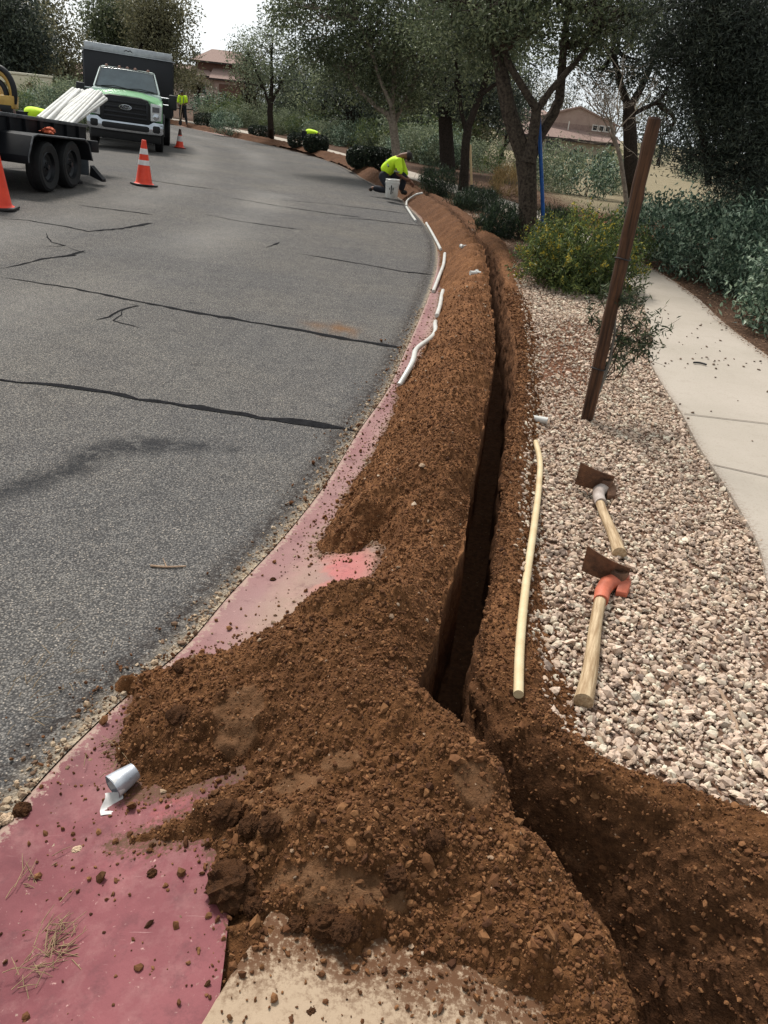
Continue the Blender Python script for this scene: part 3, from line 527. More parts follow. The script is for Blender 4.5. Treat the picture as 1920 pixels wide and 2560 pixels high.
def crumbs():
    r = np.random.default_rng(12); P = []; Sz = []
    n = 100000; y = 0.85+r.random(n)**1.9*8.5; y = np.where(r.random(n) < (y-4.5)/4, .9+r.random(n)*3, y); g = gut(y); x = g+(lipL(y)-g)*r.random(n)
    z, T, tm = soil_left(x, y); ok = (T > 0.0) & (r.random(n) > 0.8*tm); x, y, z = x[ok], y[ok], z[ok]
    s = np.clip(r.lognormal(math.log(0.0026), 0.52, len(x)), 0.0015, np.where(y < 1.6, 0.018, 0.010))*np.interp(y, [1, 3, 8, 18], [1, 1.1, 1.4, 2.2]); P.append(np.stack([x, y, z+s*0.25], 1)); Sz.append(s)
    n = 26000; y = 0.9+r.random(n)**2.0*7.5; a, b = crR(y), toeR(y)+0.06; x = a+(b-a)*r.random(n); z, T = soil_right(x, y)
    s = np.clip(r.lognormal(math.log(0.0027), 0.5, n), 0.0016, 0.011)*np.interp(y, [1, 3, 8], [1, 1.3, 2.2]); P.append(np.stack([x, y, np.maximum(z, ground_z(x, y))+s*0.25], 1)); Sz.append(s)
    n = 900; y = .98+r.random(n)*.5; x = -.3+r.random(n)*.85; z, T, tm = soil_left(x, y); ok = (T > .02) & (x < lipL(y)-.02) & (r.random(n) > .8*tm); x, y, z = x[ok], y[ok], z[ok]; s = np.clip(r.lognormal(math.log(0.0062), .42, len(x)), .003, .017); P.append(np.stack([x, y, z+s*.35], 1)); Sz.append(s)
    # on the cut face of the bank
    k = r.choice(XV.size, 16000, p=(lambda q: q/q.sum())((np.diff(ysl, append=ysl[-1]+.01)[:, None]*np.clip(3.2-YV, 0.02, 3)*np.clip(XV-x0, .02, 1)).ravel())); s = np.clip(r.lognormal(math.log(0.003), 0.55, len(k)), 0.0018, 0.014); P.append(np.stack([XV.ravel()[k], YV.ravel()[k]+r.normal(size=len(k))*.004, ZV.ravel()[k]+s*.2], 1)); Sz.append(s)
    # spilled over the kerb, the slab and the road edge
    n = 26000; y = 0.75+r.random(n)**1.5*6; g = gut(y); x = g-0.25+r.random(n)*(lipL(y)-g+0.25); sd = sdist(x, y); ok = (sd < 0.01) & (r.random(n) < np.exp(sd/0.085)*0.8+0.012); x, y = x[ok], y[ok]
    onslab = (x > slab_l(np.clip(y, -.5, 1.2))) & (y < 1.2); z = np.where(onslab, 0.113, base_z(x, y)+0.006)
    s = np.clip(r.lognormal(math.log(0.0034), 0.6, len(x)), 0.0015, 0.017); P.append(np.stack([x, y, z+s*0.4], 1)); Sz.append(s)
    v, f = rocks(np.concatenate(P), np.concatenate(Sz), r, 0.8); tag(big('soil_crumbs', v, f, CRB), 'brown crumbs of dug soil scattered over ridge and kerb', kind='stuff')
    # pale little stones in the soil
    n = 750; y = 0.95+r.random(n)**1.6*8; g = gut(y); x = g+(toeR(y)-g)*r.random(n); ok = (x < lipL(y)-0.01) | (x > crR(y)); x, y = x[ok], y[ok]; z = surf_z(x, y)
    s = np.clip(r.lognormal(math.log(0.0032), 0.55, len(x)), 0.0015, 0.011)*np.interp(y, [1, 3, 8], [1, 1.2, 1.8]); v, f = rocks(np.stack([x, y, z+s*0.4], 1), s, r)
    tag(big('soil_pebbles', v, f, islemat('soil pebbles', [c(130, 104, 82), c(172, 148, 124), c(112, 90, 72), c(196, 176, 154)])), 'small pale pebbles in the dug soil', kind='stuff')
    # pale dusty grit on the inner side of the kerb
    n = 16000; y = 1.9+r.random(n)**1.3*7; x = gut(y)+r.random(n)*.5; sd = sdist(x, y); ok = (sd < .03) & (r.random(n) < np.exp(sd/.05)) & (((x-fp[0])/.16)**2+((y-fp[1])/.26)**2 > .8); x, y = x[ok], y[ok]; s = np.clip(r.lognormal(math.log(.0036), .5, len(x)), .0015, .012); v, f = rocks(np.stack([x, y, base_z(x, y)+.006+s*.3], 1), s, r)
    tag(big('kerb_grit', v, f, islemat('kerb grit', [c(150, 128, 106), c(172, 152, 130), c(126, 102, 82), c(110, 78, 54), c(160, 136, 112)])), 'pale sandy grit spilled on the inner side of the red kerb', kind='stuff')
    # grit along the road edge
    n = 2600; y = 0.9+r.random(n)**1.4*7; x = gut(y)-np.abs(r.normal(size=n))*0.038; s = np.clip(r.lognormal(math.log(0.0045), 0.5, n), 0.002, 0.014); v, f = rocks(np.stack([x, y, road_z(x, y)+s*0.3], 1), s, r)
    tag(big('road_grit', v, f, islemat('grit', [c(168, 148, 124), c(190, 172, 148), c(120, 98, 80), c(96, 74, 58), c(178, 156, 130)])), 'pale grit along the edge of the asphalt', kind='stuff')
crumbs()
LIT = islemat('leaf litter', [c(96, 72, 56), c(132, 104, 82), c(70, 52, 42), c(156, 128, 104), c(110, 84, 68)], 0.9)
def litter():
    r = np.random.default_rng(13); n = 42000; y = 5+r.random(n)**1.3*22; x = np.where(r.random(n) < 0.5, paR(y)-0.1+np.abs(r.normal(size=n))*1.6, toeR(y)+r.random(n)*(paL(y)-toeR(y)))
    keep = (x > paR(y)-0.08) | (y > 6.0+r.normal(size=n)*1.2); keep &= ~((x > paL(y)) & (x < paR(y)-0.12) & (r.random(n) < 0.97)); x, y = x[keep], y[keep]
    z = np.where((x > paL(y)) & (x < paR(y)), 0.134, ground_z(x, y))+0.012*r.random(len(x)); L_ = np.interp(y, [5, 20], [0.035, 0.06])
    cen = np.stack([x, y, z], 1); d = r.normal(size=(len(x), 3)); v, f = leaves(cen, L_, L_*0.4, r); v = v.reshape(-1, 4, 3); v[:, :, 2] = cen[:, None, 2]+(v[:, :, 2]-cen[:, None, 2])*0.35+0.004
    tag(big('leaf_litter', v.reshape(-1, 3), f, LIT), 'dry brown leaf litter under the shrubs and along the path', kind='stuff')
    # bits on the path
    n = 500; y = 4.2+r.random(n)*4.5; x = paL(y)+(paR(y)-paL(y))*r.random(n); k = r.random(n) < np.where((np.abs(y-6.35-0.25*(x-2.5)) < 0.16), 0.9, 0.12); x, y = x[k], y[k]
    s = r.uniform(0.006, 0.016, len(x)); v, f = rocks(np.stack([x, y, 0.131+s*0.2], 1), s, r, 0.3); tag(big('path_debris', v, f, islemat('debris', [c(86, 70, 58), c(120, 100, 84), c(66, 52, 44)])), 'dark bits of bark and leaf strewn on the path', kind='stuff')
litter()
def clods():
    r = np.random.default_rng(14); lay = [((498, 1925), .052, 'largest round clod, on the red kerb at the foot of the heap'), ((548, 1962), .022, 'smaller clod touching the largest round clod'), ((490, 1765), .035, 'reddish clod half buried above the exposed red paint'), ((540, 1790), .026, 'grey-brown clod beside the reddish clod'), ((585, 1790), .028, 'smooth greyish lump at the edge of the trampled patch'),
        ((705, 2000), .034, 'angular clod standing on the pale slab edge'), ((745, 2015), .03, 'second clod against the angular one by the pale slab'), ((640, 2000), .018, 'small clod on the soil fringe over the pale slab'), ((388, 1550), .03, 'flat tan stone-like lump by the boot print'), ((855, 1905), .025, 'brown block of soil on the crumbly slope'), ((48, 1755), .022, 'brown lump in the gutter beside the red kerb'), ((15, 1772), .016, 'pale stone in the gutter beside the brown lump'),
        ((590, 1255), .012, 'small dark clod on the dusty pink kerb'), ((390, 1445), .02, 'dark clump at the toe of the heap by the kerb'), ((168, 1838), .012, 'pale pebble lying on the red kerb'), ((672, 2190), .012, 'round clod alone on the pale slab'), ((940, 1820), .022, 'lump of soil on the trench-side slope'), ((330, 1890), .012, 'dark crumbly clod on the open red paint')]
    for i, ((a, b), s, lab) in enumerate(lay):
        p = S(a, b); bm = bmesh.new(); bmesh.ops.create_icosphere(bm, subdivisions=4, radius=1); co = np.array([v.co[:] for v in bm.verts])
        e = -np.abs(fbm(co[:, 0]+i*7+co[:, 2]*.7, co[:, 1]*1.1+co[:, 2]*0.8, 1.5, 3, i))*0.55+.1+fbm(co[:, 0]*1.2+co[:, 2]+i, co[:, 1]+i+co[:, 2]*.6, 5, 4, i+50)*0.3
        fl = r.uniform(0.65, 0.95)
        for v, q in zip(bm.verts, e): v.co = v.co*(1+q); v.co.z *= fl; v.co.x *= 1.1
        for v in bm.verts: v.co *= s
        me = bpy.data.meshes.new('dirt_clod'); bm.to_mesh(me); bm.free(); pale = 'pale' in lab[:5]
        o = link('dirt_clod', me, CLODP if pale else CLODM, None, False); o.location = (p[0], p[1], p[2]+s*fl*0.4); o.rotation_euler = (0, 0, r.random()*6); tag(o, lab, 'stone' if pale else 'clod', 'lumps lying on the kerb and the heap')
CLODM = mat('clod', c(82, 54, 34), c(58, 38, 25), 40, 0.95, 0.9, 260, spec=0.1); CLODP = mat('pale stone', c(196, 172, 146), c(168, 142, 116), 40, 0.9, 0.5, 200, spec=0.2)
clods()
# ------------------------------------------------------------------ things lying by the trench
def sweep(name, pts, r, m, parent=None, n=14, hollow=0.0):
    P = np.array(pts, float); t = np.concatenate([[0], np.cumsum(np.linalg.norm(np.diff(P, axis=0), axis=1))]); q = np.linspace(0, t[-1], max(8, int(t[-1]/0.04)))
    sl_ = np.stack([np.gradient(P[:, k], t) for k in range(3)], 1); i = np.clip(np.searchsorted(t, q)-1, 0, len(t)-2); h = (t[i+1]-t[i])[:, None]; s = ((q-t[i])[:, None])/h
    Q = P[i]*(1+2*s)*(1-s)**2+h*sl_[i]*s*(1-s)**2+P[i+1]*s*s*(3-2*s)+h*sl_[i+1]*s*s*(s-1)
    mb = MB()
    if hollow:
        d0 = (Q[1]-Q[0])/np.linalg.norm(Q[1]-Q[0]); d1 = (Q[-1]-Q[-2])/np.linalg.norm(Q[-1]-Q[-2])
        PP = [Q[0]+d0*0.06, Q[0]+d0*0.001]+list(Q)+[Q[-1]-d1*0.001, Q[-1]-d1*0.06]; RR = [r*hollow, r*hollow]+[r]*len(Q)+[r*hollow, r*hollow]
        mb.tube(PP, RR, n, cap=False)
    else: mb.tube(Q, r, n)
    return mb.build(name, m, parent, smooth=True)
PVC = mat('white pipe plastic', c(206, 206, 202), c(186, 183, 176), 5, 0.35, 0.03, 60, spec=0.5)
CREAM = mat('cream pipe', c(206, 188, 152), c(190, 166, 126), 9, 0.5, 0.15, 60)
def lay_pipe(name, pts, r, m, lab, cat, group=None, lift=0.0, hollow=0.8):
    P = []
    for a, b in pts:
        p = S(a, b, r+lift); P.append(p)
    P = np.array(P); z = P[:, 2].copy()
    if len(z) > 2: z[1:-1] = np.maximum(z[1:-1], (z[:-2]+z[2:])/2)
    P[:, 2] = z
    cen = P.mean(0); o = sweep(name, P-cen, r, m, None, 14, hollow); o.location = cen; tag(o, lab, cat, group); return o
G_ = 'white pipe lengths laid along the soil ridge'
lay_pipe('plastic_pipe', [(863, 832), (882, 800), (903, 772), (925, 735), (941, 695)], .02, PVC, 'nearest white pipe length, its open end resting on the dusty kerb', 'pipe', G_)
lay_pipe('plastic_pipe', [(944, 682), (951, 660), (954, 640), (957, 628)], .021, PVC, 'short white pipe length between two longer ones, second along the soil ridge', 'pipe', G_)
lay_pipe('plastic_pipe', [(936, 630), (948, 602), (958, 572), (961, 548)], .021, PVC, 'curved white pipe length ending at the soil spill across the kerb, third along the ridge', 'pipe', G_)
lay_pipe('plastic_pipe', [(952, 539), (944, 523), (932, 502), (921, 482)], .021, PVC, 'bent white pipe length just beyond the soil spill across the kerb', 'pipe', G_)
lay_pipe('plastic_pipe', [(898, 477), (889, 464), (878, 447)], .022, PVC, 'short white pipe length on the asphalt edge meeting the farthest one', 'pipe', G_)
lay_pipe('plastic_pipe', [(877, 445), (888, 427), (900, 420), (912, 417)], .022, PVC, 'farthest white pipe length, lying over the ridge beside the crouching worker', 'pipe', G_)
lay_pipe('cream_pipe', [(1120, 1500), (1122, 1420), (1134, 1280), (1152, 1140), (1164, 1050), (1165, 990), (1157, 955)], .0155, CREAM, 'long cream hollow pipe lying between the trench bank and the gravel', 'pipe', None, 0.004, 0.72)
def fitting(a, b, s, rz, lab, arms, dark=False):
    p = S(a, b, 0.02); t = thing('pipe_fitting', lab, 'pipe fitting', p, rz, 'white plastic fittings dropped on the soil')
    mb = MB(); mb.tube([(0, 0, 0), (s, 0, 0)], [.02, .02], 14); mb.build('fitting_barrel', PVC, t, smooth=True)
    for ang, L_, r in arms:
        d = np.array([math.cos(ang), math.sin(ang), 0]); m2 = MB(); m2.tube([d*L_*0.9, d*L_*0.98, d*L_, d*L_*.97, d*L_*0.5], [r*1.12, r*1.15, r*1.1, r*.8, r*.8], 14, cap=False); m2.tube([(0, 0, 0), d*L_*0.95], [r, r], 14); m2.build('socket', PVC, t, smooth=True)
    if dark: m2 = MB(); m2.tube([(s*.9, 0, 0), (s*1.12, 0, 0)], [.0225, .0225], 14); m2.build('band', BLK, t, smooth=True)
BLK = mat('black rubber', c(26, 26, 28), c(38, 38, 40), 12, 0.6, 0.1, 90)
fitting(1165, 906, 0.05, 2.9, 'white plastic coupling with a dark band on the gravel by the bank', [(3.1, 0.05, .021), (0.0, .1, .018)], True)
fitting(1027, 590, 0.06, 0.4, 'white plastic elbow fitting on top of the ridge, the nearer of two', [(0.9, .07, .026), (3.1, .06, .022)])
fitting(1000, 533, 0.06, 0.9, 'small white plastic fitting on top of the ridge, the farther of two', [(1.2, .05, .024)])
# mattocks
def wood(n, c1, c2, stretch, ro=.7):
    m, t, p = newmat(n); mp_ = N(t, 'ShaderNodeMapping', Scale=stretch); t.links.new(objc(t), mp_.inputs[0]); g = noise(t, mp_.outputs[0], 1, 5, .65); k = noise(t, objc(t), 7, 4)
    col = mixc(t, ramp(t, g, .36, .64), c2, c1); col = mixc(t, math_(t, 'MULTIPLY', ramp(t, k, .5, .72), .55), col, c2); t.links.new(col, p.inputs['Base Color']); p.inputs['Roughness'].default_value = ro; p.inputs['Specular IOR Level'].default_value = .25; bump(t, p, g, .5, .004); return m
WOODL = wood('ash handle', c(192, 170, 138), c(142, 116, 86), (90, 7, 90))
ORNG = mat('orange enamel', c(196, 106, 80), c(158, 84, 62), 14, 0.5, 0.15, 90)
RUST = mat('rusty steel', c(124, 92, 72), c(84, 64, 54), 22, 0.65, 0.4, 120, me=0.55)
GREYP = mat('worn grey enamel', c(176, 164, 156), c(140, 126, 118), 18, 0.6, 0.2, 90)
def mattock(h0, h1, lab, sleeve, blade_px, tail, rh):
    p0 = S(h0[0], h0[1], rh); p1 = S(h1[0], h1[1], rh+0.012); d = p1-p0; Ln = float(np.linalg.norm(d[:2])); az = math.atan2(d[1], d[0])-math.pi/2
    t = thing('mattock', lab, 'mattock', p0, az, 'mattocks lying on the gravel'); dz = float(d[2])/Ln
    mb = MB(); n = 20; P = [(0.004*math.sin(i/n*7), Ln*i/n, dz*Ln*i/n) for i in range(n+1)]; mb.tube([(0, -0.004, 0)]+P, [rh*.8]+[rh*(1.0-0.22*math.sin(min(1, i/n*1.3)*math.pi/2)+0.1*math.exp(-i/2.5)) for i in range(n+1)], 16); mb.build('handle', WOODL, t, smooth=True)
    e = np.array([0, Ln, dz*Ln]); mb = MB(); mb.tube([e-(0, .13, 0), e-(0, .06, -0.002), e+(0.012, .0, .004), e+(.045, .035, .012)], [rh*.98, rh*1.05, rh*1.15, rh*1.05], 16); mb.build('sleeve', sleeve, t, smooth=True)
    mb = MB(); c0 = e+np.array((.05, .045, .012)); mb.lathe([(.012, -.03), (.03, -.034), (.034, -.02), (.034, .03), (.028, .042), (.012, .04)], 20, 'z', tuple(c0)); mb.build('head_eye', RUST, t, smooth=True)
    # wide hoe blade standing on its edge, tilted back
    mb = MB(); nx, nz = 9, 5; vs = []
    for k in (0, 1):
        for j in range(nz):
            for i in range(nx):
                u, v = i/(nx-1), j/(nz-1); wv_ = 1-0.3*u; x = .035-0.18*(1-u); z = -0.03+0.132*v*(1.0-0.3*u); y = 0.03-0.03*v-0.02*math.sin(u*3)+0.006*k
                vs.append((c0[0]+x, c0[1]+y, c0[2]+z+0.012*(1-u)))
    fs = []
    for k in (0, 1):
        for j in range(nz-1):
            for i in range(nx-1): q = (k*nz*nx+j*nx+i, k*nz*nx+j*nx+i+1, k*nz*nx+(j+1)*nx+i+1, k*nz*nx+(j+1)*nx+i); fs.append(q if k else q[::-1])
    rim = [(0, i) for i in range(nx)]+[(j, nx-1) for j in range(1, nz)]+[(nz-1, i) for i in range(nx-2, -1, -1)]+[(j, 0) for j in range(nz-2, 0, -1)]
    for a, b in zip(rim, rim[1:]+rim[:1]): fs.append((a[0]*nx+a[1], b[0]*nx+b[1], nz*nx+b[0]*nx+b[1], nz*nx+a[0]*nx+a[1]))
    mb.add(vs, fs); mb.build('blade', RUST, t, smooth=True)
    mb = MB(); mb.hexa([tuple(c0+q) for q in ((.0, -.01, -.03), (.05, -.02, -.034), (.05, .012, -.034), (.0, .012, -.03), (.0, -.012, .02), (.04, -.02, .026), (.04, .012, .026), (.0, .012, .03))]); mb.hexa([tuple(c0+q) for q in ((.0, -.075, -.034), (.045, -.07, -.034), (.052, -.018, -.034), (.004, -.014, -.034), (.0, -.075, -.012), (.043, -.07, -.012), (.05, -.018, .02), (.004, -.014, .02))]); mb.build('adze_stub', tail, t, bev=.004)
mattock((1260, 1516), (1304, 1262), 'mattock with an orange painted sleeve, nearer of the two on the gravel', ORNG, None, ORNG, .0285)
mattock((1338, 1196), (1288, 1062), 'mattock with a worn grey sleeve, lying behind the orange-sleeved one', GREYP, None, RUST, .0275)
# crushed cup
def cup():
    p = S(243, 1708, .03, .06); t = thing('paper_cup', 'crushed silver-grey paper cup with a torn flap on the red kerb', 'cup', p, 0.0)
    m = mat('grey foil paper', c(176, 180, 186), c(150, 154, 162), 20, 0.38, 0.1, 120, me=0.35); mi = mat('cup lining', c(206, 206, 206), c(176, 172, 168), 10, 0.5)
    mb = MB(); n = 32; prof = [(.034, 0), (.0345, .001), (.03, .035), (.0235, .07), (.0, .07)]; vs = []
    for r_, h in prof:
        for k in range(n):
            a = 2*math.pi*k/n; sq = 1-0.14*math.exp(-h/.03)*math.cos(2*a+0.4); vs.append((r_*math.cos(a)*sq, h, r_*math.sin(a)*(2-sq)))
    fs = [(i*n+k, i*n+(k+1) % n, (i+1)*n+(k+1) % n, (i+1)*n+k) for i in range(len(prof)-1) for k in range(n)]
    mb.add(vs, fs); o = mb.build('cup_wall', m, t, smooth=True); o.rotation_euler = (rad(8), 0, rad(-38)); o.location = (0.0, 0.0, .012)
    mb = MB(); vs = [(r_*0.95*math.cos(2*math.pi*k/n), h+.002, r_*.95*math.sin(2*math.pi*k/n)) for r_, h in [(.034, 0), (.0225, .066), (0, .066)] for k in range(n)]
    mb.add(vs, [(i*n+k, (i+1)*n+k, (i+1)*n+(k+1) % n, i*n+(k+1) % n) for i in range(2) for k in range(n)]); o = mb.build('cup_lining', mi, t, smooth=True); o.rotation_euler = (rad(8), 0, rad(-38)); o.location = (0, 0, .012)
    mb = MB(); g = 8; vs = [(-.02+.045*u/7+.004*math.sin(v), -.0+.0-.062*v/7, -.021+.004*math.sin(v*.9+u*.4)+.0006*(7-v)**2*0.4) for v in range(g) for u in range(g)]
    mb.add(vs, [(v*g+u, v*g+u+1, (v+1)*g+u+1, (v+1)*g+u) for v in range(g-1) for u in range(g-1)]); o = mb.build('torn_flap', mi, t, smooth=True); o.rotation_euler = (0, 0, rad(8))
cup()
def clamp_bit():
    p = W(1755, 785, .135) if False else W(1512, 785, .14); t = MB(); a = np.linspace(0.25, 2.9, 14); t.tube([(0.05*math.cos(q), 0.022*math.sin(q)-.012*abs(math.cos(q)), 0.0) for q in a], [.008]*14, 8); o = t.build('rubber_clip', BLK, None, smooth=True); o.location = p; o.rotation_euler = (0, 0, -.25); tag(o, 'black curved rubber clip lying alone on the concrete path', 'clip')
clamp_bit()
BARK = mat('grey bark', c(88, 78, 68), c(44, 38, 34), 26, 0.9, 1.0, 30, spec=0.1)
DRYW = mat('dry twig', c(170, 146, 124), c(128, 106, 88), 20, 0.85, 0.3, 80, spec=0.1)
def twig(pts, r, lab):
    P = np.array([S(a, b, r*1.2) for a, b in pts]); cen = P.mean(0); mb = MB(); mb.tube(P-cen, [r*(1-.5*i/len(P)) for i in range(len(P))], 7); k = len(P)//2; mb.tube([P[k]-cen, P[k]-cen+(-.03, .05, .01)], [r*.6, r*.2], 6); o = mb.build('twig', DRYW, None, smooth=True); o.location = cen; tag(o, lab, 'twig', 'dry twigs on the ground')
twig([(1553, 1490), (1575, 1530), (1590, 1565), (1600, 1620), (1612, 1660)], .008, 'bent grey stick across the gravel near the trench bank')
twig([(1485, 1420), (1510, 1432), (1530, 1445)], .005, 'short dark twig lying on the open gravel')
twig([(325, 1222), (360, 1225), (402, 1223)], .005, 'thin dark twig lying on the asphalt')
twig([(1570, 1117), (1600, 1105), (1650, 1090)], .004, 'thin dark twig reaching over the path edge')
def drygrass(a, b, n, s, lab):
    r = np.random.default_rng(int(a)); p = S(a, b); segs = []
    for i in range(n):
        q = r.normal(size=2)*s*np.array((.75, 1.0)); an = r.normal(0.9, 0.8); L_ = r.uniform(.02, .075); d = np.array((math.cos(an), math.sin(an))); z = abs(r.normal())*.01+.003
        segs.append(([(q[0], q[1], z), (q[0]+d[0]*L_*.5, q[1]+d[1]*L_*.5, z+.006), (q[0]+d[0]*L_, q[1]+d[1]*L_, z+r.uniform(-.002, .01))], [.0012, .0011, .0005]))
    o = tubes(segs, 3).build('dry_grass', STRAW); o.location = p; tag(o, lab, 'dry grass', 'wisps of dry grass')
STRAW = mat('straw', c(150, 128, 96), c(112, 92, 68), 40, 0.8)
drygrass(110, 2060, 80, .04, 'wispy clump of dry straw on the red kerb'); drygrass(60, 1920, 14, .03, 'few straws scattered along the open red paint'); drygrass(100, 1460, 40, .1, 'loose straws on the asphalt near the soil heap'); drygrass(250, 1620, 24, .05, 'straws caught at the toe of the soil heap')
# ------------------------------------------------------------------ stake, tool handles
STK = wood('brown stake', c(94, 65, 46), c(44, 31, 24), (46, 46, 2.4), .85); STKD = mat('stake end', c(70, 48, 36), c(50, 36, 28), 20, 0.85, 0.5, 50)
def stake():
    p = S(1267, 908); q = A(1413, 258, p[1]+0.02); t = thing('wooden_stake', 'tall round brown wooden tree stake beside the thin sapling', 'stake', p); d = q-p
    n = 26; mb = MB(); r = np.random.default_rng(5); P = [d*i/n+np.array((r.normal()*.0015, r.normal()*.0015, 0)) for i in range(n+1)]; P[0] = d*-0.06
    mb.tube(P, [.038*(1+.05*r.normal()*0.5) for i in range(n)]+[.037], 14); o = mb.build('post', STK, t, smooth=True)
    mb = MB(); e = d/np.linalg.norm(d); mb.tube([d+e*.001, d+e*.012], [.036, .031], 14); mb.build('worn_top', STKD, t, smooth=True)
    for f, nm in ((.58, 'tie_wire'), (.2, 'tie_wire')):
        mb = MB(); k = d*f; mb.tube([k+np.array((.0445*math.cos(a), .0445*math.sin(a), .004*math.sin(2*a))) for a in np.linspace(0, 6.28, 20)], .004, 6); mb.build(nm, BLK, t, smooth=True)
    # crack down the grain
    mb = MB(); mb.tube([d*.02+np.array((-.01, -.0405, 0)), d*.25+np.array((.0, -.0412, 0)), d*.52+np.array((-.004, -.0412, 0)), d*.55+np.array((.002, -.041, 0))], [.001, .0025, .002, .0005], 5); mb.build('grain_crack', STKD, t)
stake()
BLUE = mat('blue handle', c(30, 92, 168), c(22, 74, 142), 10, 0.4)
def handle_tool(name, base, top, lab, m, r, tip, cat, zb=None):
    p = W(base[0], base[1], 0.1); q = A(top[0], top[1], p[1]+.04); t = thing(name, lab, cat, p); d = q-p; mb = MB(); f0 = .14 if tip else 0.0
    mb.tube([d*f0, d*.4, d*.98, d], [r, r, r, r*.8], 12); mb.build('handle', m, t, smooth=True)
    if tip: mb = MB(); mb.tube([d*-.03, d*.02, d*f0, d*(f0+.02)], [r*1.2, r*1.5, r*1.35, r*1.05], 12); mb.build('steel_shaft', BLK, t, smooth=True)
    else: mb = MB(); mb.prism([(-.09, .02), (.09, .02), (.1, -.14), (0, -.24), (-.1, -.14)], -.006, .006, 'y'); mb.build('shovel_blade', BLK, t, bev=.004)
handle_tool('blue_shovel', (1176, 524), (1164, 250), 'blue-handled shovel leaning upright against the forked tree', BLUE, .031, False, 'shovel')
handle_tool('digging_bar', (1019, 415), (1016, 312), 'pale wooden handled digging tool with dark steel end beside the slim leaning tree', mat('pale pole', c(206, 178, 136), c(190, 160, 118), 8), .03, True, 'digging tool')
# ------------------------------------------------------------------ plants
def spread(n, cen, rad3, r, shell=0.5):
    d = r.normal(size=(n, 3)); d /= np.linalg.norm(d, axis=1)[:, None]; u = r.random(n)**(1/3)*(1-shell)+shell*(0.75+0.25*r.random(n)); return np.asarray(cen)+d*u[:, None]*np.asarray(rad3), d
def bend(a, b, r, n=4, k=0.12):
    a = np.asarray(a, float); b = np.asarray(b, float); L_ = np.linalg.norm(b-a); off = r.normal(size=3)*L_*k; return [a+(b-a)*i/n+off*math.sin(math.pi*i/n)+r.normal(size=3)*L_*.02*(0 < i < n) for i in range(n+1)]
def tree(name, lab, cat, trunk, limbs, blobs, lm, bm, Ln, Wd, seed, group=None, per=60, cl=0.28, upz=-0.2, twr=0.012, shell=0.35):
    """trunk/limbs: [(point, radius)...]; blobs: (centre, (rx,ry,rz), clusters)"""
    r = np.random.default_rng(seed); b0 = np.asarray(trunk[0][0], float); t = thing(name, lab, cat, b0, 0, group)
    mb = MB(); mb.tube([np.asarray(p)-b0 for p, _ in trunk], [q for _, q in trunk], 14, cap=False); mb.build('trunk', bm, t, smooth=True)
    mbb = MB(); nodes = []
    for lb in limbs: mbb.tube([np.asarray(p)-b0 for p, _ in lb], [q for _, q in lb], 9, cap=False); nodes += [np.asarray(p) for p, _ in lb[1:]]
    top = np.asarray(trunk[-1][0]); nodes.append(top); CC = []
    for cen, R3, k in blobs:
        cen = np.asarray(cen); nd = np.array(nodes); j = np.argmin(np.linalg.norm(nd-cen, axis=1)); p = bend(nd[j], cen, r, 5, .1); r0 = trunk[-1][1]*.55
        mbb.tube([q-b0 for q in p], np.linspace(r0, r0*.35, 6), 6, cap=False); hub = p[2:]
        cc, _ = spread(k, cen, R3, r, shell); CC.append(cc)
        for q in cc:
            h = hub[r.integers(len(hub))]; mbb.tube([s-b0 for s in bend(h, q, r, 3, .12)], [twr*1.4, twr, twr*.7, twr*.3], 3, cap=False)
    mbb.build('branches', bm, t, smooth=True); CC = np.concatenate(CC) if CC else np.zeros((0, 3))
    if per and len(CC):
        cen = np.repeat(CC, per, 0)+np.clip(r.normal(size=(len(CC)*per, 3)), -1.45, 1.45)*cl*np.array((1, 1, .75)); v, f = leaves(cen-b0, Ln, Wd, r, upz); big('crown', v, f, lm, t)
    return t
def shrub(name, lab, cat, p, R3, n, lm, Ln, Wd, seed, group=None, upz=0.5, stems=8, flat=1.0, core=True, sm=None):
    r = np.random.default_rng(seed); p = np.asarray(p, float); t = thing(name, lab, cat, p, 0, group); R3 = np.asarray(R3)
    k = max(5, n//45); cc, d = spread(k, (0, 0, R3[2]*.5), R3*np.array((1, 1, .55)), r, .55); cc[:, 2] = np.clip(cc[:, 2], .04, None)
    m = n//k; cen = np.repeat(cc, m, 0)+r.normal(size=(k*m, 3))*R3*.13; cen[:, 2] = np.clip(cen[:, 2], .02, None); o = np.repeat(d, m, 0)
    v, f = leaves(cen, Ln, Wd, r, upz, o*.25); big('foliage', v, f, lm, t); s = []
    for i in range(min(stems, k)): s.append((bend((r.normal()*.04, r.normal()*.04, -.02), cc[i], r, 3, .15), [.012, .009, .007, .003]))
    tubes(s, 4).build('stems', sm or BARK, t); return t
LF_OAK = leafmat('olive green leaf', c(64, 73, 53), c(101, 110, 81), c(151, 157, 119), .5, .3, .8)
LF_DK = leafmat('dark leaf', c(39, 47, 41), c(63, 71, 60), c(105, 113, 96), .5, .25, 1.0)
LF_GRY = leafmat('grey green leaf', c(82, 92, 74), c(125, 136, 108), c(176, 181, 146), .6, .25, .9)
LF_SIL = leafmat('silver green leaf', c(47, 65, 53), c(100, 123, 100), c(200, 218, 190), .45, .2, 2.2)
LF_CLIP = leafmat('clipped hedge leaf', c(26, 35, 27), c(39, 49, 36), c(62, 73, 49), .5, .1, 2)
LF_YEL = leafmat('bright green leaf', c(56, 72, 40), c(94, 110, 62), c(143, 151, 84), .5, .25, 2)
LF_FLW = leafmat('yellow blossom', c(150, 134, 40), c(184, 164, 54), c(204, 188, 90), .6, .2, 3)
